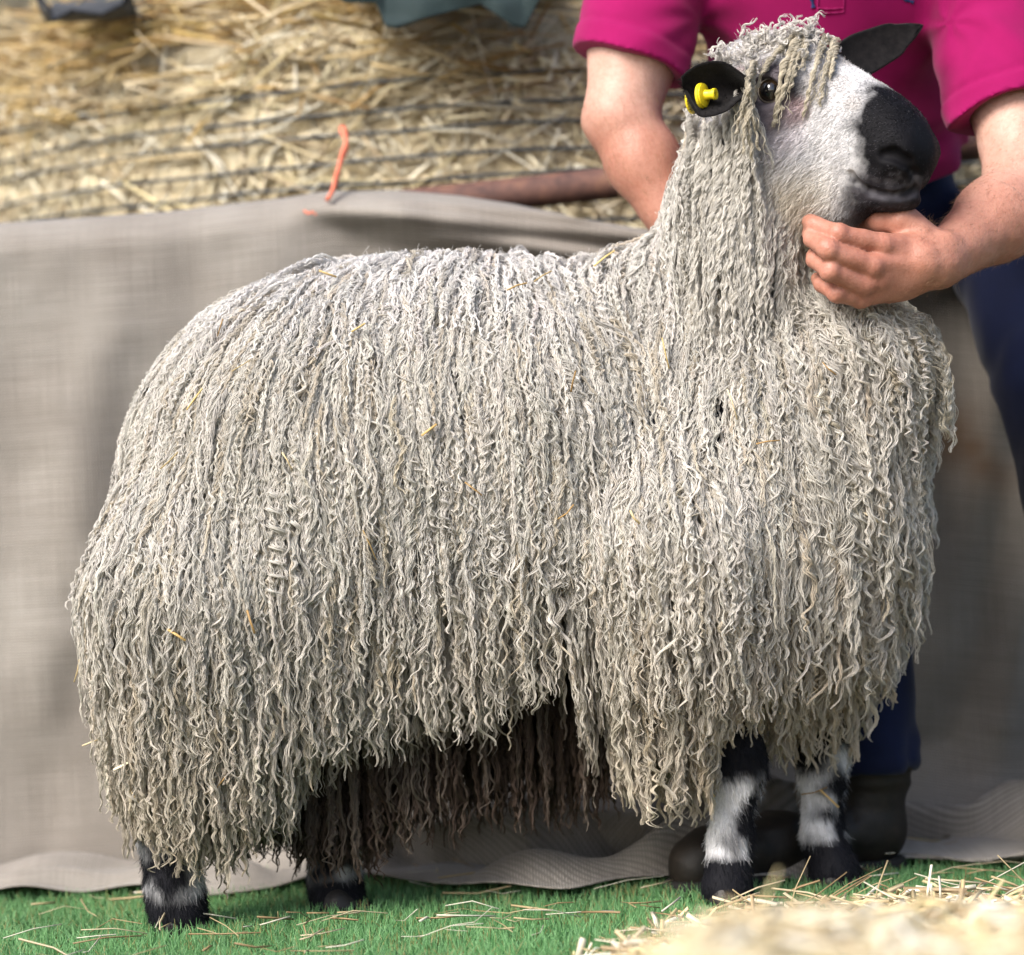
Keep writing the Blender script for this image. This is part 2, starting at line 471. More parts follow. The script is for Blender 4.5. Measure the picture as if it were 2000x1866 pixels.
s2 = noise_node(nt, mp2.outputs[0], 2.2, 4, .7)
big = noise_node(nt, uv.outputs[0], 3.0, 4, .6)
base = ramp(nt, s1, [(.25, (.225, .20, .172)), (.5, (.345, .32, .285)), (.8, (.46, .435, .40))])
base = mixc(nt, .35, base, ramp(nt, s2, [(.3, (.225, .20, .172)), (.7, (.48, .45, .41))]))
base = mixc(nt, .55, base, ramp(nt, mul.outputs[0], [(.0, (.30, .28, .26)), (.55, (1, 1, 1))]), 'MULTIPLY')
base = mixc(nt, .8, base, ramp(nt, big, [(.3, (.68, .64, .62)), (.7, (1, 1, 1))]), 'MULTIPLY')
base = mixc(nt, attr_col(nt, 'stain'), base, (.16, .085, .04))
nt.links.new(base, b.inputs['Base Color']); bump(nt, b, mul.outputs[0], .6, .0015)
M['burlap'] = m
hem = np.array([(-600, 470), (0, 432), (300, 412), (560, 382), (640, 369), (760, 370), (900, 384), (1010, 402), (1120, 430), (1250, 452), (1400, 470), (1800, 510), (2300, 560)], float)
nx, ns = 420, 220
ux = np.linspace(-1.75, 2.0, nx)
# height of the hem over x
hx = np.array([P(a, c, .45) for a, c in hem]); HZ = np.interp(ux, hx[:, 0], hx[:, 2])
s = np.linspace(0, 1, ns)
X, S_ = np.meshgrid(ux, s, indexing='ij'); HZg = HZ[:, None]
Lg = HZg + .22                                       # cloth length, .22 m of it lying in folds on the ground
down = S_ * Lg
Z = HZg - down
Y = np.full_like(X, .452)
q = np.stack([X, np.zeros_like(X), Z], -1)
Y += .016 * noise(q * V(1, 1, .35), 3.2, 1) + .010 * noise(q * V(1, 1, .5), 8, 2) + .003 * noise(q, 20, 3)
# folds running down and right from the hem's high point, where the cloth sags off the rail
def fold(p0, p1, w, amp, taper=1.0):
    a = P(*p0, .45); c = P(*p1, .45); ax = a[[0, 2]]; dv = c[[0, 2]] - ax; L = np.linalg.norm(dv); dv = dv / L
    rel = np.stack([X, Z], -1) - ax; t = rel @ dv; e = rel @ np.array([-dv[1], dv[0]])
    win = np.clip(t / (.25 * L), 0, 1) * np.clip((L - t) / (.25 * L), 0, 1)
    return -amp * np.exp(-(e / w) ** 2) * win
Y += fold((560, 400), (1500, 490), .014, .050) + fold((560, 395), (1500, 560), .018, .035) + fold((600, 380), (1300, 445), .010, .042) + fold((700, 450), (1300, 520), .012, .022)
Y += fold((1990, 500), (1780, 1500), .05, .04) + fold((2080, 700), (1900, 1650), .04, .05) + fold((1850, 560), (1700, 1500), .035, .03)
Y += fold((250, 420), (60, 1500), .06, .02) + fold((60, 600), (330, 1600), .05, .015)
# top few centimetres roll back over the rail
roll = np.clip(1 - down / .05, 0, 1) * np.clip((P(900, 400, .45)[0] - X) / .15, 0, 1)
Y += .045 * roll ** 2; 
# the bottom lies forward on the ground in rumples
g = np.clip(-Z, 0, None)
Y -= g * 1.0
gq = np.stack([X, g, np.zeros_like(X)], -1)
low = np.clip((.16 - Z) / .16, 0, 1) ** 1.6
right = np.interp(X, [-.75, -.3, 0, .5, 1.2], [.25, .45, 1.5, 1.5, .7])
rump = low * right * (.06 + .085 * noise(gq * V(1, 2.2, 1), 6.5, 9) + .02 * noise(gq, 17, 4))
Y -= rump * 1.1
Z = np.where(Z < .024, .024 + np.clip(right * (.050 * np.sin(np.clip(g / .2, 0, 1) * 7.5 + 4 * noise(gq, 4, 6)) + .045 * noise(gq, 9, 7) + .022), 0, None) * np.clip((.21 - g) / .05, 0, 1) * np.clip(g / .02, 0, 1), Z)
Z += low * .012 * noise(gq, 12, 11) * (Z > .01)
stain = np.zeros(X.shape)
for (px, py, r) in ((1915, 915, .035), (1890, 880, .03), (1840, 860, .05), (1935, 930, .03)):
    c = P(px, py, .45); stain = np.maximum(stain, np.exp(-(((X - c[0]) ** 2 + (Z - c[2]) ** 2) / r ** 2)) * (.65 + .2 * noise(q, 30, 2)))
verts = np.stack([X, Y, Z], -1).reshape(-1, 3)
fc = grid_faces(nx, ns)
bur = mesh_obj('burlap_sheet', verts, fc[:, ::-1], M['burlap'], cols=np.repeat(np.clip(stain, 0, .8).reshape(-1, 1), 3, 1), attr='stain')
ul = bur.data.uv_layers.new(name='uv'); li = np.empty(len(bur.data.loops), np.int32); bur.data.loops.foreach_get('vertex_index', li)
uvs = np.stack([X, down], -1).reshape(-1, 2)[li]; ul.data.foreach_set('uv', uvs.astype(np.float32).ravel())
sm = bur.modifiers.new('thick', 'SOLIDIFY'); sm.thickness = .002; sm.offset = 1
tag(bur, 'grey brown woven burlap sheet hung from the rail behind the sheep', 'burlap')

# orange baler twine
M['twine'] = mat('orange_twine', (.62, .17, .10), .65)[0]
def ribbon(path, w, t=.002, tw=0):
    path = spline(path, 24); n = len(path); tg = unit(np.gradient(path, axis=0)); vs = []; fs = []
    for i in range(n):
        a = unit(np.cross(tg[i], V(0, 1, 0))); b_ = np.cross(a, tg[i]); c_, s_ = math.cos(tw * i / n), math.sin(tw * i / n)
        a, b_ = a * c_ + b_ * s_, b_ * c_ - a * s_; ww = w * (.75 + .25 * math.sin(i * .9))
        for (u, v) in ((1, 0), (.6, 1), (-.6, 1), (-1, 0), (-.6, -1), (.6, -1)): vs.append(path[i] + a * ww * u + b_ * t * v)
    for i in range(n - 1):
        for j in range(6): fs.append((i * 6 + j, i * 6 + (j + 1) % 6, i * 6 + 6 + (j + 1) % 6, i * 6 + 6 + j))
    return np.array(vs), fs + [(5, 4, 3, 2, 1, 0), tuple((n - 1) * 6 + j for j in range(6))]
vs, fs = ribbon([P(668, 248, .535), P(676, 280, .51), P(664, 320, .50), P(652, 366, .455), P(640, 390, .44)], .0065, .003, 2)
tag(mesh_obj('baler_twine', vs, fs, M['twine']), 'orange twine strand standing up above the burlap edge', 'twine')
vs, fs = ribbon([P(594, 412, .43), P(602, 417, .425), P(610, 415, .42), P(618, 420, .42)], .0022, .0016, 4)
tag(mesh_obj('baler_twine', vs, fs, M['twine']), 'short orange twine scrap caught on the folds of the burlap', 'twine')

# jackets thrown on the bale
def jacket(name, hem_px, top_px, Yf, colr, label):
    m, nt, b = mat(name + '_cloth', colr, .75, .25, sheen=.2); f = noise_node(nt, coords(nt), 240, 2)
    nt.links.new(mixc(nt, .5, colr, ramp(nt, f, [(.3, (.5, .5, .5)), (.7, (1, 1, 1))]), 'MULTIPLY'), b.inputs['Base Color']); bump(nt, b, f, .3, .001)
    h = np.array([P(a, c, Yf) for a, c in hem_px]); xs = np.linspace(h[0, 0], h[-1, 0], 90)
    hz = np.interp(xs, h[:, 0], h[:, 2]); K = 46
    zt = BH + .10
    vs = []
    for i, x in enumerate(xs):
        for k in range(K):
            t = k / (K - 1)
            if t < .5:
                u = t / .5; z = hz[i] * (1 - u) + zt * u; y = Yf + .10 * u ** 3
            else:
                u = (t - .5) / .5; z = zt + .10 * math.sin(u * 1.5); y = Yf + .10 + .5 * u
            vs.append((x, y, z))
    vs = np.array(vs); qn = vs * V(1, .3, .35)
    vs[:, 1] += .028 * noise(qn, 11, 3) + .012 * noise(vs, 26, 5); vs[:, 2] += (.02 * noise(vs, 9, 6)) * (vs[:, 1] > Yf + .11)
    o = mesh_obj(name, vs, grid_faces(90, K), m)
    s = o.modifiers.new('thick', 'SOLIDIFY'); s.thickness = .007; s.offset = 0
    return tag(o, label, 'jacket')
jacket('jacket', [(640, -30), (672, 2), (735, 4), (752, 50), (775, 54), (880, 24), (940, 8), (1000, 52), (1024, 56), (1050, 6), (1075, -30)], None, .50, (.010, .024, .025), 'dark green jacket draped over the top edge of the straw bale')
jacket('jacket', [(70, -30), (95, 15), (105, 44), (140, 22), (200, 30), (240, 10), (255, -30)], None, .82, (.008, .010, .015), 'dark navy jacket lying at the back of the bale top')

# ================================================================== the sheep
sheep = empty('sheep', (0.05, 0, 0))
tag(sheep, 'long woolled grey white sheep with black muzzle standing side on', 'sheep')
rs = np.random.default_rng(11)

# ---- outer shape of the fleece (the locks hang from it)
_e = lambda px, py, Y=0: P(px, py, Y) * V(1, 1.12, 1)
HULL = [('c', 1, _e(645, 925), _e(1010, 905), .245, .235, 0),
        ('e', 1, _e(560, 1070), (.190, .235, .240), .06),
        ('e', 1, _e(1470, 940), (.180, .215, .255), .08),
        ('e', 1, _e(1575, 880), (.086, .15, .165), .07),
        ('e', 1, _e(1668, 712, -.06), (.076, .12, .085), .05),
        ('e', 1, _e(850, 640), (.20, .12, .078), .06),
        ('c', 1, _e(1450, 790, -.02), _e(1450, 420, -.05), .130, .073, .05),
        ('c', 1, _e(1090, 705), _e(1325, 580, -.02), .098, .072, .04),
        ('c', 0, P(1450, 440, -.05), P(1445, 260, -.05), .076, .055, .05),
        ('c', 0, P(405, 1180, -.10), P(395, 1430, -.10), .145, .090, .06),
        ('c', 0, P(375, 1400, -.10), P(350, 1545, -.09), .085, .046, .04),
        ('c', 0, P(620, 1200, .11), P(650, 1540, .08), .14, .055, .05),
        ('c', 0, P(1330, 1080, -.12), P(1300, 1380, -.11), .13, .058, .05),
        ('c', 0, P(1585, 1080, .0), P(1605, 1300, .02), .100, .050, .05)]
def hull(Q):
    Q = np.asarray(Q, np.float32)
    E = Q * np.float32([1, 1.12, 1])                     # trunk a little narrower than tall
    d = None
    for h in HULL:
        q = E if h[1] else Q
        v = cone(q, *h[2:6]) if h[0] == 'c' else ell(q, h[2], h[3])
        d = v if d is None else smin(d, v, h[-1])
    return d
hv, hf = nets(lambda Q: hull(Q) + .006 * noise(Q, 9, 3) + .012, P(60, 1700, .0) * V(1, 0, 1) + V(0, -.34, -.02), P(1900, 120, 0) * V(1, 0, 1) + V(0, .34, .0), .012)

# wool colour: cream, whiter along the back, with the lower hindquarters yellowed and the belly stained dark brown
def wool_col(Q, n, rg):
    c = np.repeat(V(.61, .575, .515)[None], len(Q), 0)
    pale = np.clip(noise(Q, 7, 4) * .5 + .5, 0, 1)[:, None]
    c = c * (1 - .4 * pale) + V(.70, .675, .64) * .4 * pale
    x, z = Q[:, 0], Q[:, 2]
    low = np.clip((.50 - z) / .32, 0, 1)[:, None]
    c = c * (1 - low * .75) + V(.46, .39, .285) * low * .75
    front = np.clip((x - .30) / .2, 0, 1)[:, None]
    c = c * (1 - front * .25) + V(.50, .455, .375) * front * .25
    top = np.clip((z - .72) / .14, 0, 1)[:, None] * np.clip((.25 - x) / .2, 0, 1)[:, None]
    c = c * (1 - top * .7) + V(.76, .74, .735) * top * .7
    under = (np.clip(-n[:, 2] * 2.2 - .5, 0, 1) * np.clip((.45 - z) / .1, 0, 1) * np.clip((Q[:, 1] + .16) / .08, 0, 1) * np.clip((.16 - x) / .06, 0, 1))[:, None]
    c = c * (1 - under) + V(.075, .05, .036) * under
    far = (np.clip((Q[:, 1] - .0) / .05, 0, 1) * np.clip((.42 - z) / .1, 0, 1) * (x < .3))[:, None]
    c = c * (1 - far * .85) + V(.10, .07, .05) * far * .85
    yl = ((rg.random(len(Q)) < .14) * rg.uniform(.2, .6, len(Q)))[:, None] * (1 - under)
    c = c * (1 - yl) + V(.46, .37, .24) * yl
    return c * rg.uniform(.78, 1.08, len(Q))[:, None] * (1 + rg.normal(0, .006, (len(Q), 3)))

def grow(roots, L, K, rg, freeze_top=True):
    """centre lines of the locks: down the fleece by gravity, sliding over the hull, then hanging free"""
    p = roots.copy(); N = len(p); pts = []; dirs = []; nor = []
    n = grad(hull, p); d = unit(n * .6 + V(0, 0, -1) * .6)
    ly = rg.uniform(.001, .016, N); jit = rg.normal(0, 1, N)
    side = np.sign(p[:, 1] + .012 * noise(p, 12, 3))
    for k in range(K):
        pts.append(p.copy()); dirs.append(d.copy()); nor.append(n.copy())
        h = hull(p); n = grad(hull, p)
        g = np.tile(V(0, 0, -1), (N, 1))
        gt = g - (g * n).sum(1, keepdims=True) * n
        # over the rump the locks run back and down; on the chest forward
        gt[:, 1] += side * .12 * np.clip(n[:, 2], 0, 1)
        gt[:, 0] += -.45 * np.clip((-.18 - p[:, 0]) / .3, 0, 1) * np.clip((p[:, 2] - .55) / .2, 0, 1)
        gt[:, 0] += -.25 * np.clip((.05 - p[:, 0]) / .3, 0, 1) * np.clip((p[:, 2] - .62) / .12, 0, 1)
        gt[:, 0] += .55 * np.clip((p[:, 0] - .30) / .15, 0, 1) * np.clip((p[:, 2] - .35) / .3, 0, 1) * np.clip((.86 - p[:, 2]) / .05, 0, 1)
        gt = gt + .14 * np.stack([noise(p, 11, 21), noise(p, 11, 33) * .5, 0 * side], -1)
        gt[:, 0] += jit * (.07 + .40 * np.clip((-.28 - p[:, 0]) / .1, 0, 1) * np.clip((.55 - p[:, 2]) / .15, 0, 1) + .10 * np.clip((p[:, 0] - .3) / .1, 0, 1))
        on = (np.clip((.035 - h) / .03, 0, 1) * np.clip(n[:, 2] * 2 + 1.2, 0, 1))[:, None]
        t = unit(gt) * on + g * (1 - on)
        t = unit(t + .12 * n * on * np.clip(1 - k / 6, 0, 1))
        d = unit(d * .55 + t * .45)
        p = p + d * (L / (K - 1))[:, None]
        h = hull(p); pen = np.clip(ly - h, 0, None)
        p = p + n * pen[:, None] * .8
        p[:, 2] = np.maximum(p[:, 2], .03)
    return np.stack(pts, 1), np.stack(dirs, 1), np.stack(nor, 1)

def locks(roots, L, nf, rg, rad=.0028, amp=.0016, lam=.017, fr=.0004, K=30, cols=None, tipcurl=1.0):
    """expand lock centre lines to wavy clumps of fibres -> pts (N*nf, K, 3), radius, cols"""
    N = len(roots)
    c, d, n = grow(roots, L, K, rg)
    n0 = grad(hull, roots)
    e1 = unit(np.cross(d, n) + 1e-6); e2 = np.cross(d, e1)
    t = np.linspace(0, 1, K)[None, :]; s = t * L[:, None]
    lam = lam * np.interp(roots[:, 2:3], [.45, .7], [1.35, .8]) * np.exp(rg.normal(0, .28, N))[:, None] * (1 + .45 * np.clip((roots[:, 0:1] - .28) / .1, 0, 1))
    ph = 2 * math.pi * s / lam + rg.uniform(0, 6.28, N)[:, None]
    ph = ph + 1.1 * np.sin(ph * rg.uniform(.22, .40, N)[:, None] + rg.uniform(0, 6.28, N)[:, None])
    A = amp * np.exp(rg.normal(0, .45, N))[:, None] * (.35 + .65 * np.clip(t * 2.5, 0, 1)) * (1 + .9 * tipcurl * np.clip((t - .75) * 4, 0, 1))
    hi = np.clip((roots[:, 2:3] - .45) / .25, 0, 1)
    chest_ = np.clip((roots[:, 0:1] - .30) / .12, 0, 1) * np.clip((roots[:, 2:3] - .3) / .15, 0, 1)
    A = A * (.80 - .18 * hi) * (1 + .7 * chest_); 
    # locks gather into bigger staples: each leans towards a neighbouring centre line
    chest_ = np.clip((roots[:, 0:1] - .30) / .12, 0, 1) * np.clip((roots[:, 2:3] - .3) / .15, 0, 1)
    if N > 400:
        from mathutils import kdtree
        cen = roots[::5]; kd = kdtree.KDTree(len(cen))
        for i_, q_ in enumerate(cen): kd.insert(q_, i_)
        kd.balance(); ni = np.array([kd.find(q_)[1] for q_ in roots])
        dl = cen[ni] - roots; dl = dl - (dl * d[:, K // 2]).sum(1, keepdims=True) * d[:, K // 2]
        dl *= np.clip(.012 / (np.linalg.norm(dl, axis=1, keepdims=True) + 1e-5), 0, 1)
        c = c + dl[:, None] * (.7 * np.clip(t * 1.6, 0, 1))[..., None]
        lift_ = rg.normal(0, .0045, len(cen))[ni] * (1 + .9 * chest_[:, 0])
        c = c + n0[:, None] * (lift_[:, None] * np.clip(t * 3, 0, 1))[..., None]
    wan = .009 * np.abs(rg.normal(0, .8, N))[:, None] * np.sin(2 * math.pi * s / rg.uniform(.06, .12, N)[:, None] + rg.uniform(0, 6.28, N)[:, None]) * t
    hand = np.sign(rg.normal(0, 1, N))[:, None]
    c = c + e1 * (A * np.cos(ph) + wan)[..., None] + e2 * (A * .75 * np.sin(ph) * hand)[..., None]
    rl = rad * np.exp(rg.normal(0, .38, N))[:, None] * (1 + .8 * chest_) * (1 - .72 * np.clip((t - .35) / .65, 0, 1) ** 1.3)
    out = np.empty((N, nf, K, 3), np.float32)
    tw = rg.uniform(40, 160, N)[:, None] * hand
    for f in range(nf):
        a0 = rg.uniform(0, 6.28, N)[:, None]; r0 = np.sqrt(rg.random(N))[:, None]
        an = a0 + tw * s + .5 * np.sin(ph * .5 + a0)
        fz = rg.normal(0, .0005, (N, 1)) * np.sin(s * rg.uniform(300, 700, (N, 1)) + a0)
        stray = (rg.random(N) < .06)[:, None] * t * rg.normal(0, .006, (N, 1))
        out[:, f] = c + e1 * (rl * r0 * np.cos(an) + fz + stray)[..., None] + e2 * (rl * r0 * np.sin(an) + fz)[..., None]
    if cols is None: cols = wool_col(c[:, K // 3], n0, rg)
    cf = np.repeat(cols[:, None], nf, 1) * rg.uniform(.82, 1.12, (N, nf, 1))
    taper = np.concatenate([np.ones(K - 4), [.85, .7, .5, .25]])
    rr = fr * rg.uniform(.75, 1.3, (N * nf, 1)) * taper[None]
    return out.reshape(N * nf, K, 3), rr, cf.reshape(N * nf, 3)

cand = sample(hv, hf, 80000, rs)
cand = cand + grad(hull, cand) * (-.002 - hull(cand))[:, None]
cn = grad(hull, cand)
HEADC = P(1600, 210, -.09)
keep = (np.linalg.norm(cand - HEADC, axis=1) > .115)
cand, cn = cand[keep], cn[keep]
near = cn[:, 1] < .25
# skip what is hidden right behind
near_r = cand[near][:17500]; far_r = cand[~near][:3500]
# where the tips of the locks end: photo rows of the fleece hem along the near side, the chest and the belly
_row = lambda t, Y: np.array([P(a, b_, Y) for a, b_ in t])
HEM_N = _row([(100, 1450), (170, 1550), (260, 1630), (330, 1650), (440, 1680), (560, 1610), (600, 1490), (700, 1450), (850, 1435), (1000, 1385), (1090, 1315), (1130, 1390), (1165, 1520), (1290, 1640), (1380, 1610), (1410, 1500), (1440, 1420),
              (1480, 1440), (1540, 1540), (1580, 1560), (1640, 1520), (1700, 1430), (1740, 1330), (1790, 1180), (1830, 1000)], -.15)
HEM_B = _row([(300, 1600), (560, 1640), (640, 1670), (720, 1660), (770, 1600), (1160, 1600), (1300, 1570), (1440, 1440), (1480, 1440), (1540, 1540), (1580, 1560), (1640, 1520), (1700, 1430), (1740, 1330), (1790, 1180), (1830, 1000)], .03)
def hem_z(p):
    return np.where(p[:, 1] < -.09, np.interp(p[:, 0], HEM_N[:, 0], HEM_N[:, 2]), np.interp(p[:, 0], HEM_B[:, 0], HEM_B[:, 2]))
def lock_len(p, n, rg):
    L = rg.uniform(.060, .14, len(p))
    topp = np.clip((p[:, 2] - .78) / .1, 0, 1) * np.clip(n[:, 2] * 1.5, 0, 1) * (p[:, 0] < .22)
    L = L * (1 - .5 * topp) * np.where((p[:, 0] < -.2) & (p[:, 2] < .26), .75, 1)
    under = np.clip(-n[:, 2] * 2 - .6, 0, 1)
    L = L * np.where((p[:, 0] > .1) & (p[:, 2] < .38), .74, 1)
    L = L * (1 + .9 * under * (p[:, 0] < .12))
    return np.clip(np.minimum(L, p[:, 2] - hem_z(p) + rg.normal(0, .018, len(p))), .02, 1)
near_r = near_r[near_r[:, 2] - hem_z(near_r) > .025]; far_r = far_r[far_r[:, 2] - hem_z(far_r) > .025]
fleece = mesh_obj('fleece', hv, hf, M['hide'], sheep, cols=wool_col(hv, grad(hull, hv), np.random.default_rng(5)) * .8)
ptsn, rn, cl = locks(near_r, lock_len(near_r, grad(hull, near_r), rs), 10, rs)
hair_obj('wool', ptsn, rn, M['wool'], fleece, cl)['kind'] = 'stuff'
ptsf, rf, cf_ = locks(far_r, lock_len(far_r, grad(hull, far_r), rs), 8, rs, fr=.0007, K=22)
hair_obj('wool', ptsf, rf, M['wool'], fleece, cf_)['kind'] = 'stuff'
# the thicker single locks that stand out
extra = cand[near][18000:]; en = cn[near][18000:]
sel = np.argwhere((en[:, 1] < .1)).ravel()[:260]
xr = extra[sel]; xr = xr + grad(hull, xr) * .010
NB = 26
pt, r_, c_ = locks(xr, np.clip(np.minimum(rs.uniform(.09, .14, len(xr)), xr[:, 2] - hem_z(xr)), .04, 1), NB, rs, rad=.0052, amp=.0024, lam=.022, K=34)
for i in range(len(xr)):
    k = slice(i * NB, i * NB + NB)
    hair_obj('wool_lock', pt[k], r_[k], M['wool'], fleece, c_[k] * 1.04)
# loose fuzz on the back and over the shoulders
fz = cand[(cn[:, 2] > .15) & (cand[:, 2] > .62)][:9000]; fn_ = grad(hull, fz); NF = len(fz)
t = np.linspace(0, 1, 9)[None, :, None]; LF = rs.uniform(.003, .009, NF)[:, None, None]
ra_, rb_ = rs.normal(0, 1, (2, NF, 1, 3))
fp = (fz + fn_ * rs.uniform(.006, .018, (NF, 1)))[:, None] + fn_[:, None] * LF * t * .55 + LF * .5 * (ra_ * t + rb_ * np.sin(t * rs.uniform(2, 7, (NF, 1, 1))))
hair_obj('fuzz', fp, .00014 * np.ones(9), M['wool'], fleece, np.tile(V(.72, .70, .67), (NF, 1)))['kind'] = 'stuff'

# ---- head and legs: the body inside the fleece
HY, HP = math.radians(36), math.radians(9)
HA = V(math.cos(HP) * math.cos(HY), -math.cos(HP) * math.sin(HY), -math.sin(HP))
HR = V(-math.sin(HY), -math.cos(HY), 0)
HU = np.cross(HR, HA)
HS = 1.07
EYE_L = V(.098, -.0655, .012)                              # the near eye in head axes: forward, left, up
HM = np.stack([HA, -HR, HU], 1)
H0 = P(1500, 178, -.15) - HM @ (EYE_L * HS)
hw = lambda *a: H0 + HM @ (V(*a) * HS)                     # head axes -> world
MARKS = None
def head_field(L):
    """L in head axes (x forward, y left, z up), unscaled metres"""
    L = np.asarray(L, np.float32)
    A = L.copy(); A[..., 1] = np.abs(A[..., 1])
    d = ell(A, (.055, 0, .012), (.066, .066, .068))
    d = smin(d, cone(A, (.07, 0, .005), (.215, 0, -.040), .060, .047), .04)
    d = smin(d, cone(A, (.095, 0, .026), (.205, 0, -.014), .049, .041), .03)     # roman nose
    d = smin(d, ell(A, (.243, 0, -.052), (.043, .045, .048)), .03)
    d = smin(d, cone(A, (.045, 0, -.060), (.19, 0, -.076), .060, .037), .035)     # jaw
    d = smin(d, ell(A, (.080, .033, -.064), (.066, .038, .062)), .03)             # cheek
    d = smin(d, ell(A, (.236, 0, -.098), (.039, .032, .020)), .012)               # chin and lower lip
    d = smin(d, ell(A, (.098, .050, .024), (.032, .022, .018)), .02)              # brow
    d = smin(d, ell(A, (.10, .056, -.012), (.030, .014, .013)), .015)             # below the eye
    d = smin(d, ell(A, (.256, .029, -.048), (.021, .018, .023)), .012)            # nostril wing
    d = smin(d, cone(A, (.045, 0, -.03), (.085, 0, -.13), .060, .055), .04)          # neck
    d = smin(d, ell(A, (.140, 0, -.108), (.066, .042, .036)), .03)               # throat
    d = smax(d, -ell(A, (.098, .068, .012), (.0195, .015, .0155)), .005)          # eye socket
    rim = np.abs(np.hypot((A[..., 0] - .098) / 1.2, (A[..., 2] - .012)) - .0175)
    d = smin(d, np.hypot(rim, A[..., 1] - .0610) - .0045, .006)                    # lids
    if MARKS:                                                                      # nostrils, mouth line, philtrum
        n_, m_, p_ = MARKS
        for a, b, r in ((n_[0], n_[1], .0062), (n_[1], n_[2], .0082), (n_[2], n_[3], .0046)):
            d = smax(d, -cone(A, a, b, r, r * .85), .006)
        for a, b in zip(m_[:-1], m_[1:]):
            d = smax(d, -cone(A, a, b, .0048, .0048), .004)
        d = smax(d, -cone(A, p_[0], p_[1], .0026, .0026), .004)
    return d
def face_local(px, py, deep=0.0):
    """head-axes point of the face seen at a photo pixel, mirrored to the left half"""
    ys = np.linspace(-.40, .10, 500); q = ((np.array([P(px, py, y) for y in ys]) - H0) @ HM) / HS
    f = head_field(q); i = int(np.argmax(f < -deep)) if (f < -deep).any() else int(np.argmin(f))
    return q[i] * V(1, -1, 1)
_mk = ([face_local(x, y, .001) for x, y in ((1728, 303), (1748, 302), (1772, 316), (1784, 338))],
       [face_local(x, y, .0) for x, y in ((1662, 342), (1674, 358), (1700, 374), (1730, 381), (1760, 382), (1784, 374))],
       [face_local(x, y, .0) for x, y in ((1788, 338), (1786, 370))])
for g_ in _mk:
    for v_ in g_: v_[1] = abs(v_[1])
MARKS = _mk
lv, lf = nets(lambda L: head_field(L) + .0012 * noise(L, 60, 2), (-.12, -.13, -.19), (.32, .13, .11), .0024)
def head_col(L):
    """pigment of the head in head axes: pale face, black muzzle, dusky eye patches and poll"""
    x, y, z = L[:, 0], np.abs(L[:, 1]), L[:, 2]
    n1 = noise(L, 45, 3); n2 = noise(L, 16, 6); n3 = noise(L, 150, 1)
    white = V(.66, .645, .65); cream = V(.64, .58, .49); black = V(.006, .0055, .007); grey = V(.20, .185, .20); pink = V(.34, .235, .235)
    c = np.repeat(white[None], len(L), 0)
    mixin = lambda c, col, w: c * (1 - w[:, None]) + col * w[:, None]
    sm = lambda v, a, b: np.clip((v - a) / (b - a), 0, 1)
    c = mixin(c, cream, sm(-z, .06, .10) * (1 - sm(x, .15, .2)))
    c = mixin(c, V(.40, .37, .35), .75 * sm(z + .25 * x, .025, .05) * sm(n1, -.4, .5))           # ticked bridge of the nose
    c = mixin(c, grey, .75 * sm(.055 - x + .02 * n2, 0, .03) * sm(z, -.05, .02))                 # dusky poll and temples
    e = np.hypot((x - .098), (z - .010) * 1.0)
    c = mixin(c, V(.10, .085, .095), sm(-e + .008 * n2, -.050, -.034) * sm(y, .035, .05))
    c = mixin(c, pink, .85 * sm(-np.hypot((x - .062) / .8, z - .018), -.026, -.014) * sm(y, .03, .045))
    c = mixin(c, pink, .8 * sm(-np.hypot(x - .135, (z + .008)), -.022, -.012) * sm(y, .03, .045))
    c = mixin(c, V(.42, .36, .39), .6 * sm(-np.hypot(x - .12, (z + .035)), -.04, -.015) * sm(y, .03, .045))
    muz = x - .10 * (z + .05) - .016 * n2 - .014 * n1 - .006 * n3
    c = mixin(c, black, sm(muz, .187, .220))
    lip = sm(-z, .070, .084) * sm(x - .012 * n2, .182, .204)
    c = mixin(c, V(.035, .032, .038), .95 * lip * sm(n3 + 1.0, -.2, .8))
    c = mixin(c, V(.13, .122, .135), .45 * sm(x, .18, .21) * sm(-z, .064, .076) * sm(z, -.108, -.098) * sm(n3, -.1, .5))
    return c
hpos = H0 + (lv * HS) @ HM.T
hcol = head_col(lv)
# trunk and legs
LEGS = [  # knee/hock, fetlock, hoof; near hind, far hind, near front, far front
    ([P(385, 1440, -.09), P(335, 1620, -.085), P(340, 1735, -.085), P(350, 1790, -.09)], [.062, .037, .034, .037]),
    ([P(660, 1440, .07), P(648, 1600, .06), P(655, 1735, .02), P(668, 1790, .0)], [.060, .035, .032, .036]),
    ([P(1400, 1330, -.085), P(1440, 1480, -.085), P(1425, 1640, -.085), P(1420, 1735, -.095)], [.045, .029, .024, .033]),
    ([P(1610, 1330, .04), P(1605, 1500, .035), P(1605, 1620, .03), P(1630, 1705, .015)], [.045, .028, .024, .034])]
def body_field(Q):
    d = cone(Q, P(560, 950), P(1400, 930), .19, .19)
    d = smin(d, cone(Q, P(1430, 850, -.02), P(1450, 430, -.04), .11, .065), .06)
    for pts, r in LEGS:
        d = smin(d, chain(Q, pts, r, .02), .03)
    for (a, r) in ((P(330, 1620, -.085), .036), (P(1440, 1500, -.085), .034)):
        d = smin(d, ell(Q, a, (r, r, r * 1.3)), .02)
    return d + .002 * noise(Q, 50, 4)
bv, bf = nets(body_field, P(250, 1850, 0) * V(1, 0, 1) + V(0, -.26, 0), P(1760, 380, 0) * V(1, 0, 1) + V(0, .26, 0), .007)
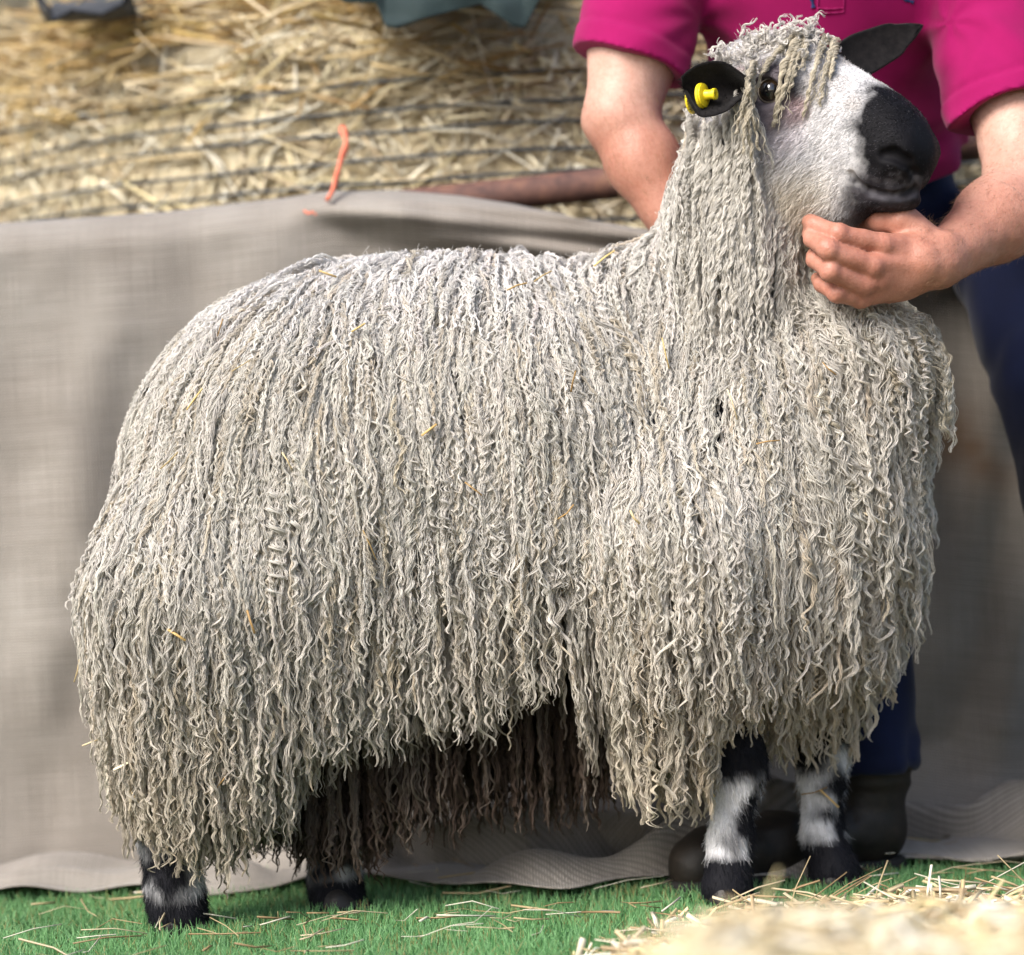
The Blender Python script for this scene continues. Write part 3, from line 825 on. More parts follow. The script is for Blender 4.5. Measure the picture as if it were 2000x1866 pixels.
def leg_col(Q):
    z, x, y = Q[:, 2], Q[:, 0], Q[:, 1]; n1 = noise(Q, 22, 3); n2 = noise(Q, 60, 5)
    black = V(.008, .008, .011); white = V(.74, .73, .74)
    w = np.zeros(len(Q)); hind = x < 0
    fr = (z > .075 + .02 * n1) & (z < .19 + .03 * n1)
    w[~hind & fr] = (np.clip((.13 - .25 * n1 - .2 * n2 + (np.where(y[~hind & fr.astype(bool)] if False else y > 0, .35, .42))[...]) , 0, 1))[~hind & fr] if True else 0
    side = np.where(y < -.02, x - P(1430, 1640, -.085)[0], x - P(1606, 1640, .03)[0])
    w = np.where(hind, 0, np.clip(1.1 - side * 26 + 1.2 * n1 + .8 * n2, 0, 1) * np.clip((z - .070 - .015 * n1) / .012, 0, 1) * np.clip((.185 - z + .03 * n1) / .03, 0, 1))
    wh = np.clip(.5 + 1.3 * n1 + .5 * n2, 0, 1) * np.clip((z - .045 - .03 * n1) / .02, 0, 1) * .95
    w = np.where(hind, wh, w)
    c = black * (1 - w[:, None]) + white * w[:, None]
    return c
bcol = leg_col(bv)
allv = np.concatenate([bv, hpos]); allf = np.concatenate([bf, lf + len(bv)])
mesh_obj('body', allv, allf, M['hide'], sheep, cols=np.concatenate([bcol, hcol]))

# hooves: two claws on each foot
for (pts, r) in LEGS:
    e = pts[-1]; t = e.copy()
    for s_ in (-1, 1):
        c0 = V(e[0] - .004, e[1] + s_ * .014, .020); c1 = V(e[0] + .030, e[1] + s_ * .015, .012)
        vv, ff = nets(lambda Q: smax(smin(cone(Q, c0 + V(0, 0, .008), c0, .014, .018), cone(Q, c0, c1, .018, .010), .015), .003 - Q[..., 2], .002), c0 - .04, c0 + V(.065, .04, .06), .004)
        mesh_obj('hoof', vv, ff, M['hoof'], sheep)

# short fur on the face and legs
def fur(n, Vt, F, colfn, lenfn, dirfn, rg, rad=.00035, K=5, tolocal=None, name='fur'):
    q = sample(Vt, F, n, rg)
    d0, nrm, L, c = dirfn(q), None, lenfn(q), colfn(q)
    ok = L > 0
    q, d0, L, c = q[ok], d0[ok], L[ok], c[ok] * rg.uniform(.75, 1.2, ok.sum())[:, None]
    t = np.linspace(0, 1, K)[None, :, None]
    g = V(0, 0, -1)
    pts = q[:, None] + d0[:, None] * (L[:, None, None] * t) + (g * .25 + rg.normal(0, .28, (len(q), 1, 3))) * (L[:, None, None] * t ** 2)
    return pts, rad * np.linspace(1, .3, K), c
def head_dir(q):
    n = grad(head_field, q, .003)
    f = unit(V(-1, 0, -.55)[None] + 0 * q); f = f - (f * n).sum(1, keepdims=True) * n
    return unit(n * .38 + f * .9 + rs.normal(0, .12, q.shape))
def head_len(q):
    x, y, z = q[:, 0], np.abs(q[:, 1]), q[:, 2]
    L = rs.uniform(.004, .008, len(q))
    L *= np.interp(x + .4 * (z + .05), [.10, .19, .23], [1.0, .8, .32])
    fluff = np.clip((-z - .035) / .04, 0, 1) * np.clip((.175 - x) / .03, 0, 1)
    L += fluff * rs.uniform(.004, .018, len(q))
    eye = np.hypot(x - .098, z - .012)
    L[(eye < .0215) & (y > .04)] = 0
    L[(eye < .036) & (y > .04)] *= .45
    L[x < -.04] = 0
    mz = x - .10 * (z + .05) > .208
    L[mz] = 0
    L[(x > .19) & (z < -.064) & (z > -.108)] *= .3
    return L
hp, hr, hc_ = fur(62000, lv, lf, head_col, head_len, head_dir, rs, .00033)
hp = H0 + (hp * HS) @ HM.T
hair_obj('face_fur', hp, hr, M['fur'], sheep, hc_)['kind'] = 'stuff'
mq = lv[lf].mean(1); mfaces = lf[(mq[:, 0] - .10 * (mq[:, 2] + .05) > .188)]
def muz_col(q):
    c = head_col(q); g = rs.random(len(q)) < .10 + .25 * np.clip((.225 - q[:, 0]) / .03, 0, 1); c[g] = c[g] * .5 + V(.10, .095, .105)
    return c
def muz_len(q):
    L = rs.uniform(.0012, .0026, len(q)) + .004 * np.clip((.205 - q[:, 0]) / .02, 0, 1) * rs.random(len(q)); L[(q[:, 0] > .268)] *= .35
    dm = np.min([np.linalg.norm(q * V(1, 0, 1) + V(0, 1, 0) * np.abs(q[:, 1:2]) - k, axis=1) for k in MARKS[0] + MARKS[1]], axis=0)
    L[dm < .012] = 0
    return L
mp_, mr_, mc_ = fur(15000, lv, mfaces, muz_col, muz_len, head_dir, rs, .00020)
hair_obj('muzzle_fur', H0 + (mp_ * HS) @ HM.T, mr_, M['fur'], sheep, mc_)['kind'] = 'stuff'
low = bf[bv[bf[:, 0], 2] < .32]
def leg_dir(q):
    n = grad(body_field, q, .004)
    return unit(n * .45 + V(.15, 0, -1) + rs.normal(0, .15, q.shape))
def leg_len(q):
    L = rs.uniform(.003, .008, len(q)); L += np.clip((.16 - np.abs(q[:, 2] - .12)) / .16, 0, 1) * rs.uniform(0, .005, len(q))
    return L
lp, lr, lc = fur(30000, bv, low, leg_col, leg_len, leg_dir, rs, .0004)
hair_obj('leg_fur', lp, lr, M['fur'], sheep, lc)['kind'] = 'stuff'

# eyes
def lathe_ball(c, r, cols_fn, axis, n=24):
    a, b_ = frame(axis[None]); a, b_ = a[0], b_[0]
    vs = []; cs = []
    for i in range(n + 1):
        ph = math.pi * i / n
        for j in range(n):
            th = 2 * math.pi * j / n
            k = 1.0 + (.06 if ph < .6 else 0) * math.cos(ph / .6 * 1.57) if ph < .6 else 1.0
            vs.append(c + r * k * (axis * math.cos(ph) + math.sin(ph) * (a * math.cos(th) + b_ * math.sin(th)))); cs.append(cols_fn(ph, math.cos(th), math.sin(th)))
    fs = [(i * n + j, (i + 1) * n + j, (i + 1) * n + (j + 1) % n, i * n + (j + 1) % n) for i in range(n) for j in range(n)]
    return np.array(vs), fs, np.array(cs)
def eye_col(ph, cx, cz):
    sx, sz = math.sin(ph) * cx, math.sin(ph) * cz
    if (sx / .60) ** 2 + (sz / .40) ** 2 < 1: return (.004, .004, .006)
    if ph < .80: return (.022, .013, .006)
    return (.34, .30, .25) if ph < 1.02 else (.05, .04, .04)
for s_ in (1, -1):
    ax = unit(HM @ V(.25, -s_ * .95, .06))
    vs, fs, cs = lathe_ball(hw(.098, -s_ * .0555, .012), .0180 * HS, eye_col, ax)
    mesh_obj('eye', vs, fs, M['eye'], sheep, cols=cs)

# ears: cupped leaves
def ear(base, tip, wide, cup, face, blunt, name='ear'):
    nu, nv = 22, 17; ax = tip - base; L = np.linalg.norm(ax); ax = ax / L
    face = unit(face - (face @ ax) * ax); sd_ = np.cross(ax, face)
    vs = []
    for i in range(nu):
        u = i / (nu - 1)
        w = wide * np.interp(u, [0, .15, .4, .7, .9, 1.0], [.55, .82, 1.0, .95, .80, .42] if blunt else [.55, .80, 1.0, .82, .42, .03])
        for j in range(nv):
            v = (j / (nv - 1)) * 2 - 1
            cu = cup * (1 - .55 * u)
            ang = v * cu
            vs.append(base + ax * (L * u - .006 * v * v * (u > .8)) + sd_ * (w * math.sin(ang) / math.sin(max(cu, .3)) if cu > .3 else w * v) + face * (w * (1 - math.cos(ang)) * .9 - .012 * math.sin(u * 2.6)))
    o = mesh_obj(name, np.array(vs), grid_faces(nu, nv), M['ear'], sheep)
    s1 = o.modifiers.new('thick', 'SOLIDIFY'); s1.thickness = .0045; s1.offset = 0
    s2 = o.modifiers.new('soft', 'SUBSURF'); s2.levels = s2.render_levels = 1
    return o
def outline_ear(top, bot, Y0, cup):
    nu, nv = 22, 17; a = spline([P(x, y, Y0) for x, y in top], nu); b_ = spline([P(x, y, Y0) for x, y in bot], nu); vs = []
    for i in range(nu):
        u = i / (nu - 1)
        for j in range(nv):
            v = j / (nv - 1); k = 1 - (2 * v - 1) ** 2
            vs.append(a[i] * (1 - v) + b_[i] * v + V(0, cup * k * (1 - .6 * u) - .016 * (1 - u) * (1 - k) + .010 * u * u + .0012 * math.sin(9 * v + 4 * u), 0))
    o = mesh_obj('ear', np.array(vs), grid_faces(nu, nv)[:, ::-1], M['ear'], sheep)
    s1 = o.modifiers.new('thick', 'SOLIDIFY'); s1.thickness = .0038; s1.offset = 0
    s2 = o.modifiers.new('soft', 'SUBSURF'); s2.levels = s2.render_levels = 1
    return np.array(vs)
near_ear = outline_ear([(1462, 160), (1440, 140), (1408, 121), (1370, 124), (1346, 136), (1331, 150)], [(1462, 188), (1440, 200), (1418, 219), (1384, 229), (1362, 223), (1342, 182)], -.190, .032)
k_ = rs.integers(0, len(near_ear), 1500); n_e = V(0, -1, 0) + rs.normal(0, .5, (1500, 3)); t_ = np.linspace(0, 1, 4)[None, :, None]
hair_obj('ear_fur', (near_ear[k_] + rs.normal(0, .0015, (1500, 3)) * V(1, 0, 1))[:, None] + (unit(n_e + V(-.8, 0, 0))[:, None] * rs.uniform(.003, .008, (1500, 1, 1)) * t_), .00022 * np.array([1, .9, .6, .2]), M['fur'], sheep, np.tile(V(.012, .010, .010), (1500, 1)))['kind'] = 'stuff'
far_ear = ear(hw(.098, .050, .040), P(1808, 46, hw(.098, .050, .04)[1] + .035), .029, 1.0, V(.30, -1, .15), False)

# yellow ear tag with its button and the plate behind the ear
tg = empty('ear_tag', P(1376, 187, -.185)); tg.parent = sheep; tg.matrix_parent_inverse = sheep.matrix_world.inverted()
def lathe(c, ax, prof, n=24):
    a, b_ = frame(ax[None]); a, b_ = a[0], b_[0]; vs = []
    for (h, r) in prof:
        for j in range(n):
            th = 2 * math.pi * j / n; vs.append(c + ax * h + r * (a * math.cos(th) + b_ * math.sin(th)))
    k = len(prof)
    fs = [(i * n + j, i * n + (j + 1) % n, (i + 1) * n + (j + 1) % n, (i + 1) * n + j) for i in range(k - 1) for j in range(n)]
    return np.array(vs), fs + [tuple(range(n))[::-1], tuple((k - 1) * n + j for j in range(n))]
tax = unit(V(.86, -.5, .02)); tc = P(1372, 187, -.180)
vs, fs = lathe(tc, tax, [(-.003, .010), (-.003, .0155), (.000, .0160), (.0012, .0142), (.0018, .0142), (.003, .0150), (.004, .0115), (.0045, .0068), (.010, .0060), (.0145, .0060), (.0150, .0072), (.0185, .0072), (.0190, .0060), (.0188, .003), (.015, .0028)]); mesh_obj('button', vs, fs, M['tag'], tg, smooth=False)
vs, fs = lathe(P(1352, 197, -.150), tax, [(-.002, .012), (-.002, .0165), (.000, .017), (.001, .0165), (.001, .006)]); mesh_obj('back_plate', vs, fs, M['tag'], tg, smooth=False)

# ---- locks of the head: forelock over the brow, curls on the poll, ringlets hung beside the cheek
def head_locks(paths, L, nf, rad, amp, lam, K=34, col=V(.46, .41, .32), curl=1.0, fr=.0004):
    """paths: lists of control points in world space"""
    res = []; rr = []; cc = []
    for pth in paths:
        c = spline(pth, K); d = unit(np.gradient(c, axis=0)); n = np.tile(V(0, -1, 0), (K, 1))
        e1 = unit(np.cross(d, n)); e2 = np.cross(d, e1)
        s = np.concatenate([[0], np.cumsum(np.linalg.norm(np.diff(c, axis=0), axis=1))]); t = s / s[-1]
        ph = 2 * math.pi * s / (lam * rs.uniform(.8, 1.3)) + rs.uniform(0, 6.28); A = amp * rs.uniform(.6, 1.4) * np.clip(t * 3, .1, 1) * (1 + curl * np.clip(t - .8, 0, 1) * 3)
        c = c + e1 * (A * np.cos(ph))[:, None] + e2 * (A * np.sin(ph))[:, None]
        rl = rad * rs.uniform(.8, 1.25) * (1 - .65 * t ** 1.6) * (.75 + .25 * np.sin(ph * .5 + 1)); tw = rs.uniform(150, 320)
        base = col * rs.uniform(.85, 1.2)
        for f in range(nf):
            a0 = rs.uniform(0, 6.28); r0 = math.sqrt(rs.random()); an = a0 + tw * s
            res.append(c + e1 * (rl * r0 * np.cos(an))[:, None] + e2 * (rl * r0 * np.sin(an))[:, None] + rs.normal(0, .0004, (K, 3)) + (rs.normal(0, .006, 3) * t[:, None] ** 2 if rs.random() < .05 else 0))
            rr.append(fr * np.concatenate([np.ones(K - 3), [.8, .5, .3]])); cc.append(base * rs.uniform(.8, 1.15))
    return np.array(res), np.array(rr), np.array(cc)
def surf(px, py, lift=.006):
    """point on the face seen at a photo pixel"""
    ys = np.linspace(-.30, .10, 160); q = np.array([P(px, py, y) for y in ys])
    f = head_field(((q - H0) @ HM) / HS) * HS
    i = np.argmax(f < lift)
    return q[i] if (f < lift).any() else P(px, py, -.10)
FORE = [[(1560, 60), (1530, 90), (1500, 125), (1480, 165), (1470, 207)], [(1565, 62), (1545, 100), (1528, 140), (1520, 190), (1512, 248)],
        [(1570, 62), (1553, 105), (1540, 150), (1524, 200), (1530, 215)], [(1566, 60), (1550, 110), (1535, 165), (1518, 220), (1514, 240)],
        [(1572, 64), (1575, 90), (1570, 120), (1560, 135)], [(1620, 75), (1600, 110), (1585, 160), (1575, 200), (1570, 228)],
        [(1628, 78), (1622, 110), (1610, 150), (1606, 180), (1602, 208)], [(1632, 80), (1628, 115), (1622, 150)],
        [(1612, 72), (1600, 100), (1598, 120)], [(1575, 62), (1556, 120), (1548, 160), (1540, 180)]]
for f in FORE:
    path = [surf(x, y, .010 - .004 * i / len(f)) for i, (x, y) in enumerate(f)]
    for k in range(1, len(path)): path[k][1] = min(path[k][1], path[k - 1][1] + .012)
    a, b_, c = head_locks([path], 0, 60, .0056, .0008, .016, 40)
    hair_obj('forelock', a, b_, M['wool'], sheep, c)
for f in ([(1472, 122), (1462, 160), (1466, 205), (1472, 235)], [(1472, 132), (1458, 185), (1446, 228), (1436, 262)], [(1474, 140), (1468, 215), (1476, 255), (1482, 295)], [(1472, 136), (1462, 215), (1464, 265), (1470, 315)], [(1470, 142), (1456, 235), (1452, 300)]):
    a, b_, c = head_locks([[P(x, y, -.165 if i == 0 else -.212 + .004 * i) for i, (x, y) in enumerate(f)]], 0, 44, .0045, .0008, .016, 36)
    hair_obj('forelock', a, b_, M['wool'], sheep, c)
# ringlets beside the cheek and over the neck
paths = []
for i in range(46):
    x0 = rs.uniform(1428, 1470); y0 = rs.uniform(150, 250); yv = rs.uniform(-.175, -.13)
    Ln = rs.uniform(150, 330); x1 = x0 + rs.normal(10, 22) + (1440 - x0) * .3 + 4
    paths.append([P(x0 + 12, y0 - 20, yv + .04), P(x0, y0 + 12, yv), P((x0 + x1) / 2, y0 + Ln * .5, yv - .005), P(x1, y0 + Ln, yv + rs.uniform(-.005, .02))])
for i in range(120):
    x0 = rs.uniform(1345, 1560); y0 = rs.uniform(225, 360) + max(0, x0 - 1470) * 1.5; Ln = rs.uniform(200, 380); yv = -.05 - .10 * math.sqrt(max(0, 1 - ((x0 - 1450) / 130) ** 2)); x1 = x0 + rs.normal(4, 14)
    paths.append([P(x0, y0 - 15, yv + .03), P(x0, y0 + 20, yv - .006), P(x0 + rs.normal(0, 8), y0 + Ln * .5, yv - .012), P(x1, y0 + Ln, yv - .02)])
a, b_, c = head_locks(paths, 0, 22, .0054, .0013, .024, 38, col=V(.56, .53, .48), fr=.0004)
hair_obj('neck_ringlets', a, b_, M['wool'], sheep, c)['kind'] = 'stuff'
# fuzzy curls on the poll
paths = []
for i in range(125):
    u = rs.uniform(.08, .90); x0 = 1400 + 245 * u; y0 = np.interp(u, [0, .25, .6, 1], [112, 75, 52, 70]) + abs(rs.normal(0, 22)) + 6
    s0 = surf(x0, y0, .002); a0 = rs.uniform(0, 6.28); Ln = rs.uniform(.010, .028)
    dr = unit(V(-.5 + rs.normal(0, .7), rs.normal(-.3, .5), rs.normal(.35, .5))); sd_ = unit(np.cross(dr, V(0, 1, 0)))
    paths.append([s0, s0 + dr * Ln * .5 + sd_ * Ln * .25, s0 + dr * Ln * .9, s0 + dr * Ln + sd_ * Ln * rs.normal(0, .5)])
a, b_, c = head_locks(paths, 0, 12, .0032, .0016, .012, 18, col=V(.60, .57, .53), fr=.0003, curl=2)
hair_obj('poll_wool', a, b_, M['wool'], sheep, c)['kind'] = 'stuff'

# ================================================================== the person holding the sheep
person = empty('person', V(P(1700, 1700, .2)[0], .25, 0))
tag(person, 'person in magenta polo shirt and navy trousers bending over to hold the sheep', 'person')
# --- joints
r_sh, r_el, r_wr = P(1270, -60, .16), P(1212, 232, .10), P(1345, 480, .06)       # the arm that passes behind the neck
l_sh, l_el, l_wr = P(1915, -40, .14), P(2010, 375, -.02), P(1832, 512, -.165)    # the arm whose hand holds the chin
chest, waist, hips = P(1610, -40, .20), P(1635, 240, .34), P(1650, 375, .42)
neck_, headc = P(1600, -190, .10), P(1590, -330, .0)
# fingers of the near hand: knuckle, middle joint, end joint, tip
FING = [([P(1722, 478, -.205), P(1640, 458, -.222), P(1592, 440, -.195), P(1580, 432, -.135)], [.0125, .0112, .0100, .0085]),
        ([P(1704, 520, -.212), P(1618, 488, -.232), P(1586, 466, -.198), P(1582, 456, -.140)], [.0128, .0115, .0102, .0085]),
        ([P(1690, 556, -.205), P(1622, 530, -.226), P(1592, 508, -.195), P(1588, 498, -.140)], [.0122, .0110, .0097, .0080]),
        ([P(1682, 582, -.190), P(1634, 572, -.208), P(1604, 556, -.185), P(1596, 545, -.140)], [.0110, .0095, .0084, .0072])]
THUMB = ([P(1800, 462, -.165), P(1764, 432, -.165), P(1722, 430, -.145), P(1680, 432, -.10)], [.021, .020, .016, .011])
def hand_field(Q):
    d = chain(Q, [l_wr, P(1800, 512, -.182)], [.031, .030], .01)
    for i, (pts, r) in enumerate(FING):
        w = l_wr + (P(1815, 500, -.18) - l_wr) * .6 + V(0, 0, (1.5 - i) * .010)
        d = smin(d, cone(Q, w, pts[0], .017, .0135), .010)
    d = smin(d, ell(Q, P(1745, 530, -.172), (.050, .020, .038)), .018)
    for (pts, r) in FING:
        r = [k * 1.13 for k in r]
        f = chain(Q, pts, r, .004)
        f = smin(f, ell(Q, pts[0], V(1, 1, 1) * r[0] * 1.06), .004)
        f = smin(f, ell(Q, pts[1], V(1, 1, 1) * r[1] * 1.06), .004)
        d = smin(d, f, .0028)
    d = smin(d, chain(Q, *THUMB, .006), .010)
    # creases across the finger joints, veins over the back of the hand
    for (pts, r) in FING:
        for jt, nx_ in ((pts[1], pts[2]), (pts[0], pts[1])):
            ax_ = unit(nx_ - jt).astype(np.float32); u_ = (Q - jt.astype(np.float32)) @ ax_
            near_ = np.exp(-(np.linalg.norm(Q - jt.astype(np.float32), axis=-1) / .016) ** 2)
            d = d + .0009 * near_ * np.cos(u_ * 1500)
    for vp in ([(1815, 482), (1775, 500), (1745, 505), (1715, 500)], [(1815, 530), (1770, 538), (1735, 545), (1700, 540)], [(1775, 500), (1750, 525), (1735, 545)]):
        vq = [P(x_, y_, -.196 if x_ < 1800 else -.192) for x_, y_ in vp]
        d = smin(d, chain(Q, vq, [.0022] * len(vq), .003), .007)
    # sinews towards the knuckles
    for (pts, r) in FING[:3]:
        d = smin(d, cone(Q, pts[0] + V(0, -.002, 0), P(1800, 508, -.195), .005, .003), .010)
    return d
def far_hand(Q):
    d = chain(Q, [r_wr, P(1400, 545, .085)], [.030, .028], .01)
    d = smin(d, ell(Q, P(1420, 560, .09), (.042, .022, .036)), .015)
    for i in range(4):
        a = P(1440, 530 + 24 * i, .085); d = smin(d, chain(Q, [a, a + V(.036, .0, -.006), a + V(.060, -.018, -.012)], [.0115, .0105, .008], .004), .004)
    d = smin(d, chain(Q, [P(1410, 535, .075), P(1440, 505, .06), P(1470, 500, .045)], [.016, .013, .009], .006), .01)
    return d
def skin_field(Q):
    # upper arms swell and taper; forearm muscle near the elbow
    d = chain(Q, [r_sh, r_sh * .45 + r_el * .55, r_el], [.055, .056, .050], .03)
    f1 = r_el + (r_wr - r_el) * .35
    d = smin(d, chain(Q, [r_el, f1, r_wr], [.049, .047, .031], .02), .012)
    d = smin(d, chain(Q, [l_sh, l_sh * .45 + l_el * .55, l_el], [.050, .053, .052], .01), .03)
    f2 = l_el + (l_wr - l_el) * .35 + V(0, 0, -.004)
    d = smin(d, chain(Q, [l_el, f2, l_wr], [.052, .050, .032], .03), .03)
    d = smin(d, ell(Q, l_wr + V(.010, -.012, .022), (.013, .012, .012)), .014)
    d = smin(d, hand_field(Q), .012)
    d = smin(d, far_hand(Q), .012)
    # shoulders, chest, neck and head keep the body one piece above the picture
    d = smin(d, chain(Q, [r_sh, neck_ + V(0, .04, -.03), l_sh], [.05, .07, .05], .04), .04)
    d = smin(d, ell(Q, chest, (.15, .10, .13)), .05)
    d = smin(d, cone(Q, neck_, headc + V(0, .02, -.02), .058, .055), .03)
    fd = unit(V(-.10, -.72, -.68)); upv = unit(V(0, -.6, .75)); sd_ = np.cross(fd, upv)
    R = np.stack([sd_, fd, upv], 1)
    d = smin(d, ell(Q, headc + upv * .03, (.076, .098, .100), R), .03)
    d = smin(d, ell(Q, headc + fd * .045 - upv * .065, (.052, .050, .048), R), .03)
    d = smin(d, cone(Q, headc + fd * .092 + upv * .01, headc + fd * .118 - upv * .028, .009, .014), .010)
    for s_ in (-1, 1):
        d = smax(d, -ell(Q, headc + fd * .100 + sd_ * s_ * .031 + upv * .012, (.016, .012, .010), R), .010)
        d = smin(d, ell(Q, headc + fd * .080 + sd_ * s_ * .031 + upv * .012, (.012, .012, .012), R), .003)
        d = smin(d, ell(Q, headc + sd_ * s_ * .078 - fd * .005, (.008, .020, .030), R), .006)
    d = smin(d, ell(Q, headc + fd * .092 - upv * .058, (.024, .010, .008), R), .006)
    d = smax(d, -cone(Q, headc + fd * .104 - upv * .058 - sd_ * .02, headc + fd * .104 - upv * .058 + sd_ * .02, .0025, .0025), .003)
    return d
# fine voxels for the hand and forearm, coarser ones for the rest; the two meshes share one object and meet in the forearm
cut = .62
cutp = l_wr + (l_el - l_wr) * cut; cutn = unit(l_el - l_wr)
wr_f = lambda Q: smax(skin_field(Q) + .0006 * noise(Q, 90, 2) + .0010 * noise(Q * V(1, 1, 1), 45, 5), ((Q - cutp) @ cutn.astype(np.float32)) - .004, .0005)
hv1, hf1 = nets(wr_f, V(P(1550, 400, 0)[0] - .01, -.27, P(1700, 620, 0)[2]), V(P(2010, 400, 0)[0] + .08, .06, P(1700, 330, 0)[2] + .02), .0026)
ax_f = lambda Q: smax(skin_field(Q) + .0012 * noise(Q, 45, 5), -((Q - cutp) @ cutn.astype(np.float32)) - .004 - 9 * np.clip(np.linalg.norm(Q - l_wr, axis=-1) - .30, 0, 1), .0005)
hv2, hf2 = nets(ax_f, V(P(1120, 0, .1)[0] - .02, -.20, P(1300, 620, .1)[2]), V(P(2060, 0, .1)[0] + .08, .34, P(1600, -480, .1)[2]), .0060)
m, nt, b = mat('skin', (.55, .30, .22), .5, .4, sss=.12)
v = coords(nt); n1 = noise_node(nt, v, 22, 4, .65); n2 = noise_node(nt, v, 160, 3, .7)
at = attr_col(nt)
c = mixc(nt, .55, at, ramp(nt, n1, [(.3, (.78, .60, .55)), (.7, (1, 1, 1))]), 'MULTIPLY')
c = mixc(nt, .5, c, ramp(nt, n2, [(.35, (.80, .70, .66)), (.6, (1, 1, 1))]), 'MULTIPLY')
nt.links.new(c, b.inputs['Base Color'])
vo = nd(nt, 'ShaderNodeTexVoronoi'); vo.inputs['Scale'].default_value = 420; nt.links.new(v, vo.inputs['Vector'])
ad = nd(nt, 'ShaderNodeMath', operation='ADD'); nt.links.new(n2, ad.inputs[0]); nt.links.new(vo.outputs['Distance'], ad.inputs[1])
bump(nt, b, ad.outputs[0], .35, .0008); M['skin'] = m
def skin_col(Q):
    pale, tan = V(.56, .36, .285), V(.42, .205, .145)
    # the upper arms are paler than forearms and hands
    dl = np.linalg.norm(Q - l_sh, axis=1) / np.linalg.norm(l_el - l_sh); dr = np.linalg.norm(Q - r_sh, axis=1) / np.linalg.norm(r_el - r_sh)
    left = Q[:, 0] > P(1570, 0, 0)[0]
    t = np.clip((np.where(left, dl, dr) - .75) / .5, 0, 1)[:, None]
    near = np.clip(1 - np.linalg.norm(Q - P(1700, 510, -.2), axis=1) / .09, 0, 1)[:, None]
    c = pale * (1 - t) + tan * t
    c = c * (1 - .45 * near) + V(.38, .145, .10) * .45 * near
    for (pts, r) in FING:
        for k, jt in enumerate(pts[:2]):
            w_ = np.exp(-(np.linalg.norm(Q - jt, axis=1) / .011) ** 2)[:, None] * .55
            c = c * (1 - w_) + V(.44, .135, .095) * w_
    return c
vv = np.concatenate([hv1, hv2]); ff = np.concatenate([hf1, hf2 + len(hv1)])
mesh_obj('body', vv, ff, M['skin'], person, cols=skin_col(vv))
r_hem = (P(1225, 112, .10) - r_sh) @ unit(r_el - r_sh)
l_hem = (P(1950, 222, .04) - l_sh) @ unit(l_el - l_sh)
# fine arm hair
q = sample(hv1, hf1, 2600, rs); q2 = sample(hv2, hf2, 9000, rs)
q2 = q2[((q2 - l_sh) @ unit(l_el - l_sh) > l_hem + .02) | (q2[:, 0] < P(1570, 0, 0)[0])]
q2 = q2[(np.linalg.norm(q2 - l_el, axis=1) < .16) | (np.linalg.norm(q2 - (r_el + r_wr) / 2, axis=1) < .14)]
q = q[q[:, 0] > P(1790, 500, -.17)[0]]
q = np.concatenate([q, q2]); n_ = grad(skin_field, q)
dirv = unit(np.where((q[:, 0:1] > P(1570, 0, 0)[0]), l_wr - l_el, r_wr - r_el)); dirv = unit(dirv - (dirv * n_).sum(1, keepdims=True) * n_ + .3 * n_ + rs.normal(0, .3, q.shape))
t = np.linspace(0, 1, 4)[None, :, None]; L = rs.uniform(.006, .014, len(q))[:, None, None]
hair_obj('arm_hair', q[:, None] + dirv[:, None] * L * t, .00012 * np.array([1, .9, .7, .3]), M['fur'], person, np.tile(V(.30, .19, .11), (len(q), 1)))['kind'] = 'stuff'
# head hair, above the picture
fd = unit(V(-.10, -.72, -.68)); upv = unit(V(0, -.6, .75)); sd_ = np.cross(fd, upv); R = np.stack([sd_, fd, upv], 1)
hvv, hff = nets(lambda Q: smax(ell(Q, headc + upv * .036 - fd * .008, (.083, .104, .104), R) + .003 * noise(Q, 40, 3) + .003 * noise(Q, 110, 4), -((Q - headc - upv * .05 - fd * .05) @ unit(upv * .8 - fd * .6).astype(np.float32)), .01), headc - .16, headc + .17, .007)
m, nt, b = mat('brown_hair', (.05, .03, .018), .6); f = noise_node(nt, coords(nt, (1, 1, 6)), 120, 3); bump(nt, b, f, .7, .003); M['hairb'] = m
mesh_obj('hair', hvv, hff, M['hairb'], person)

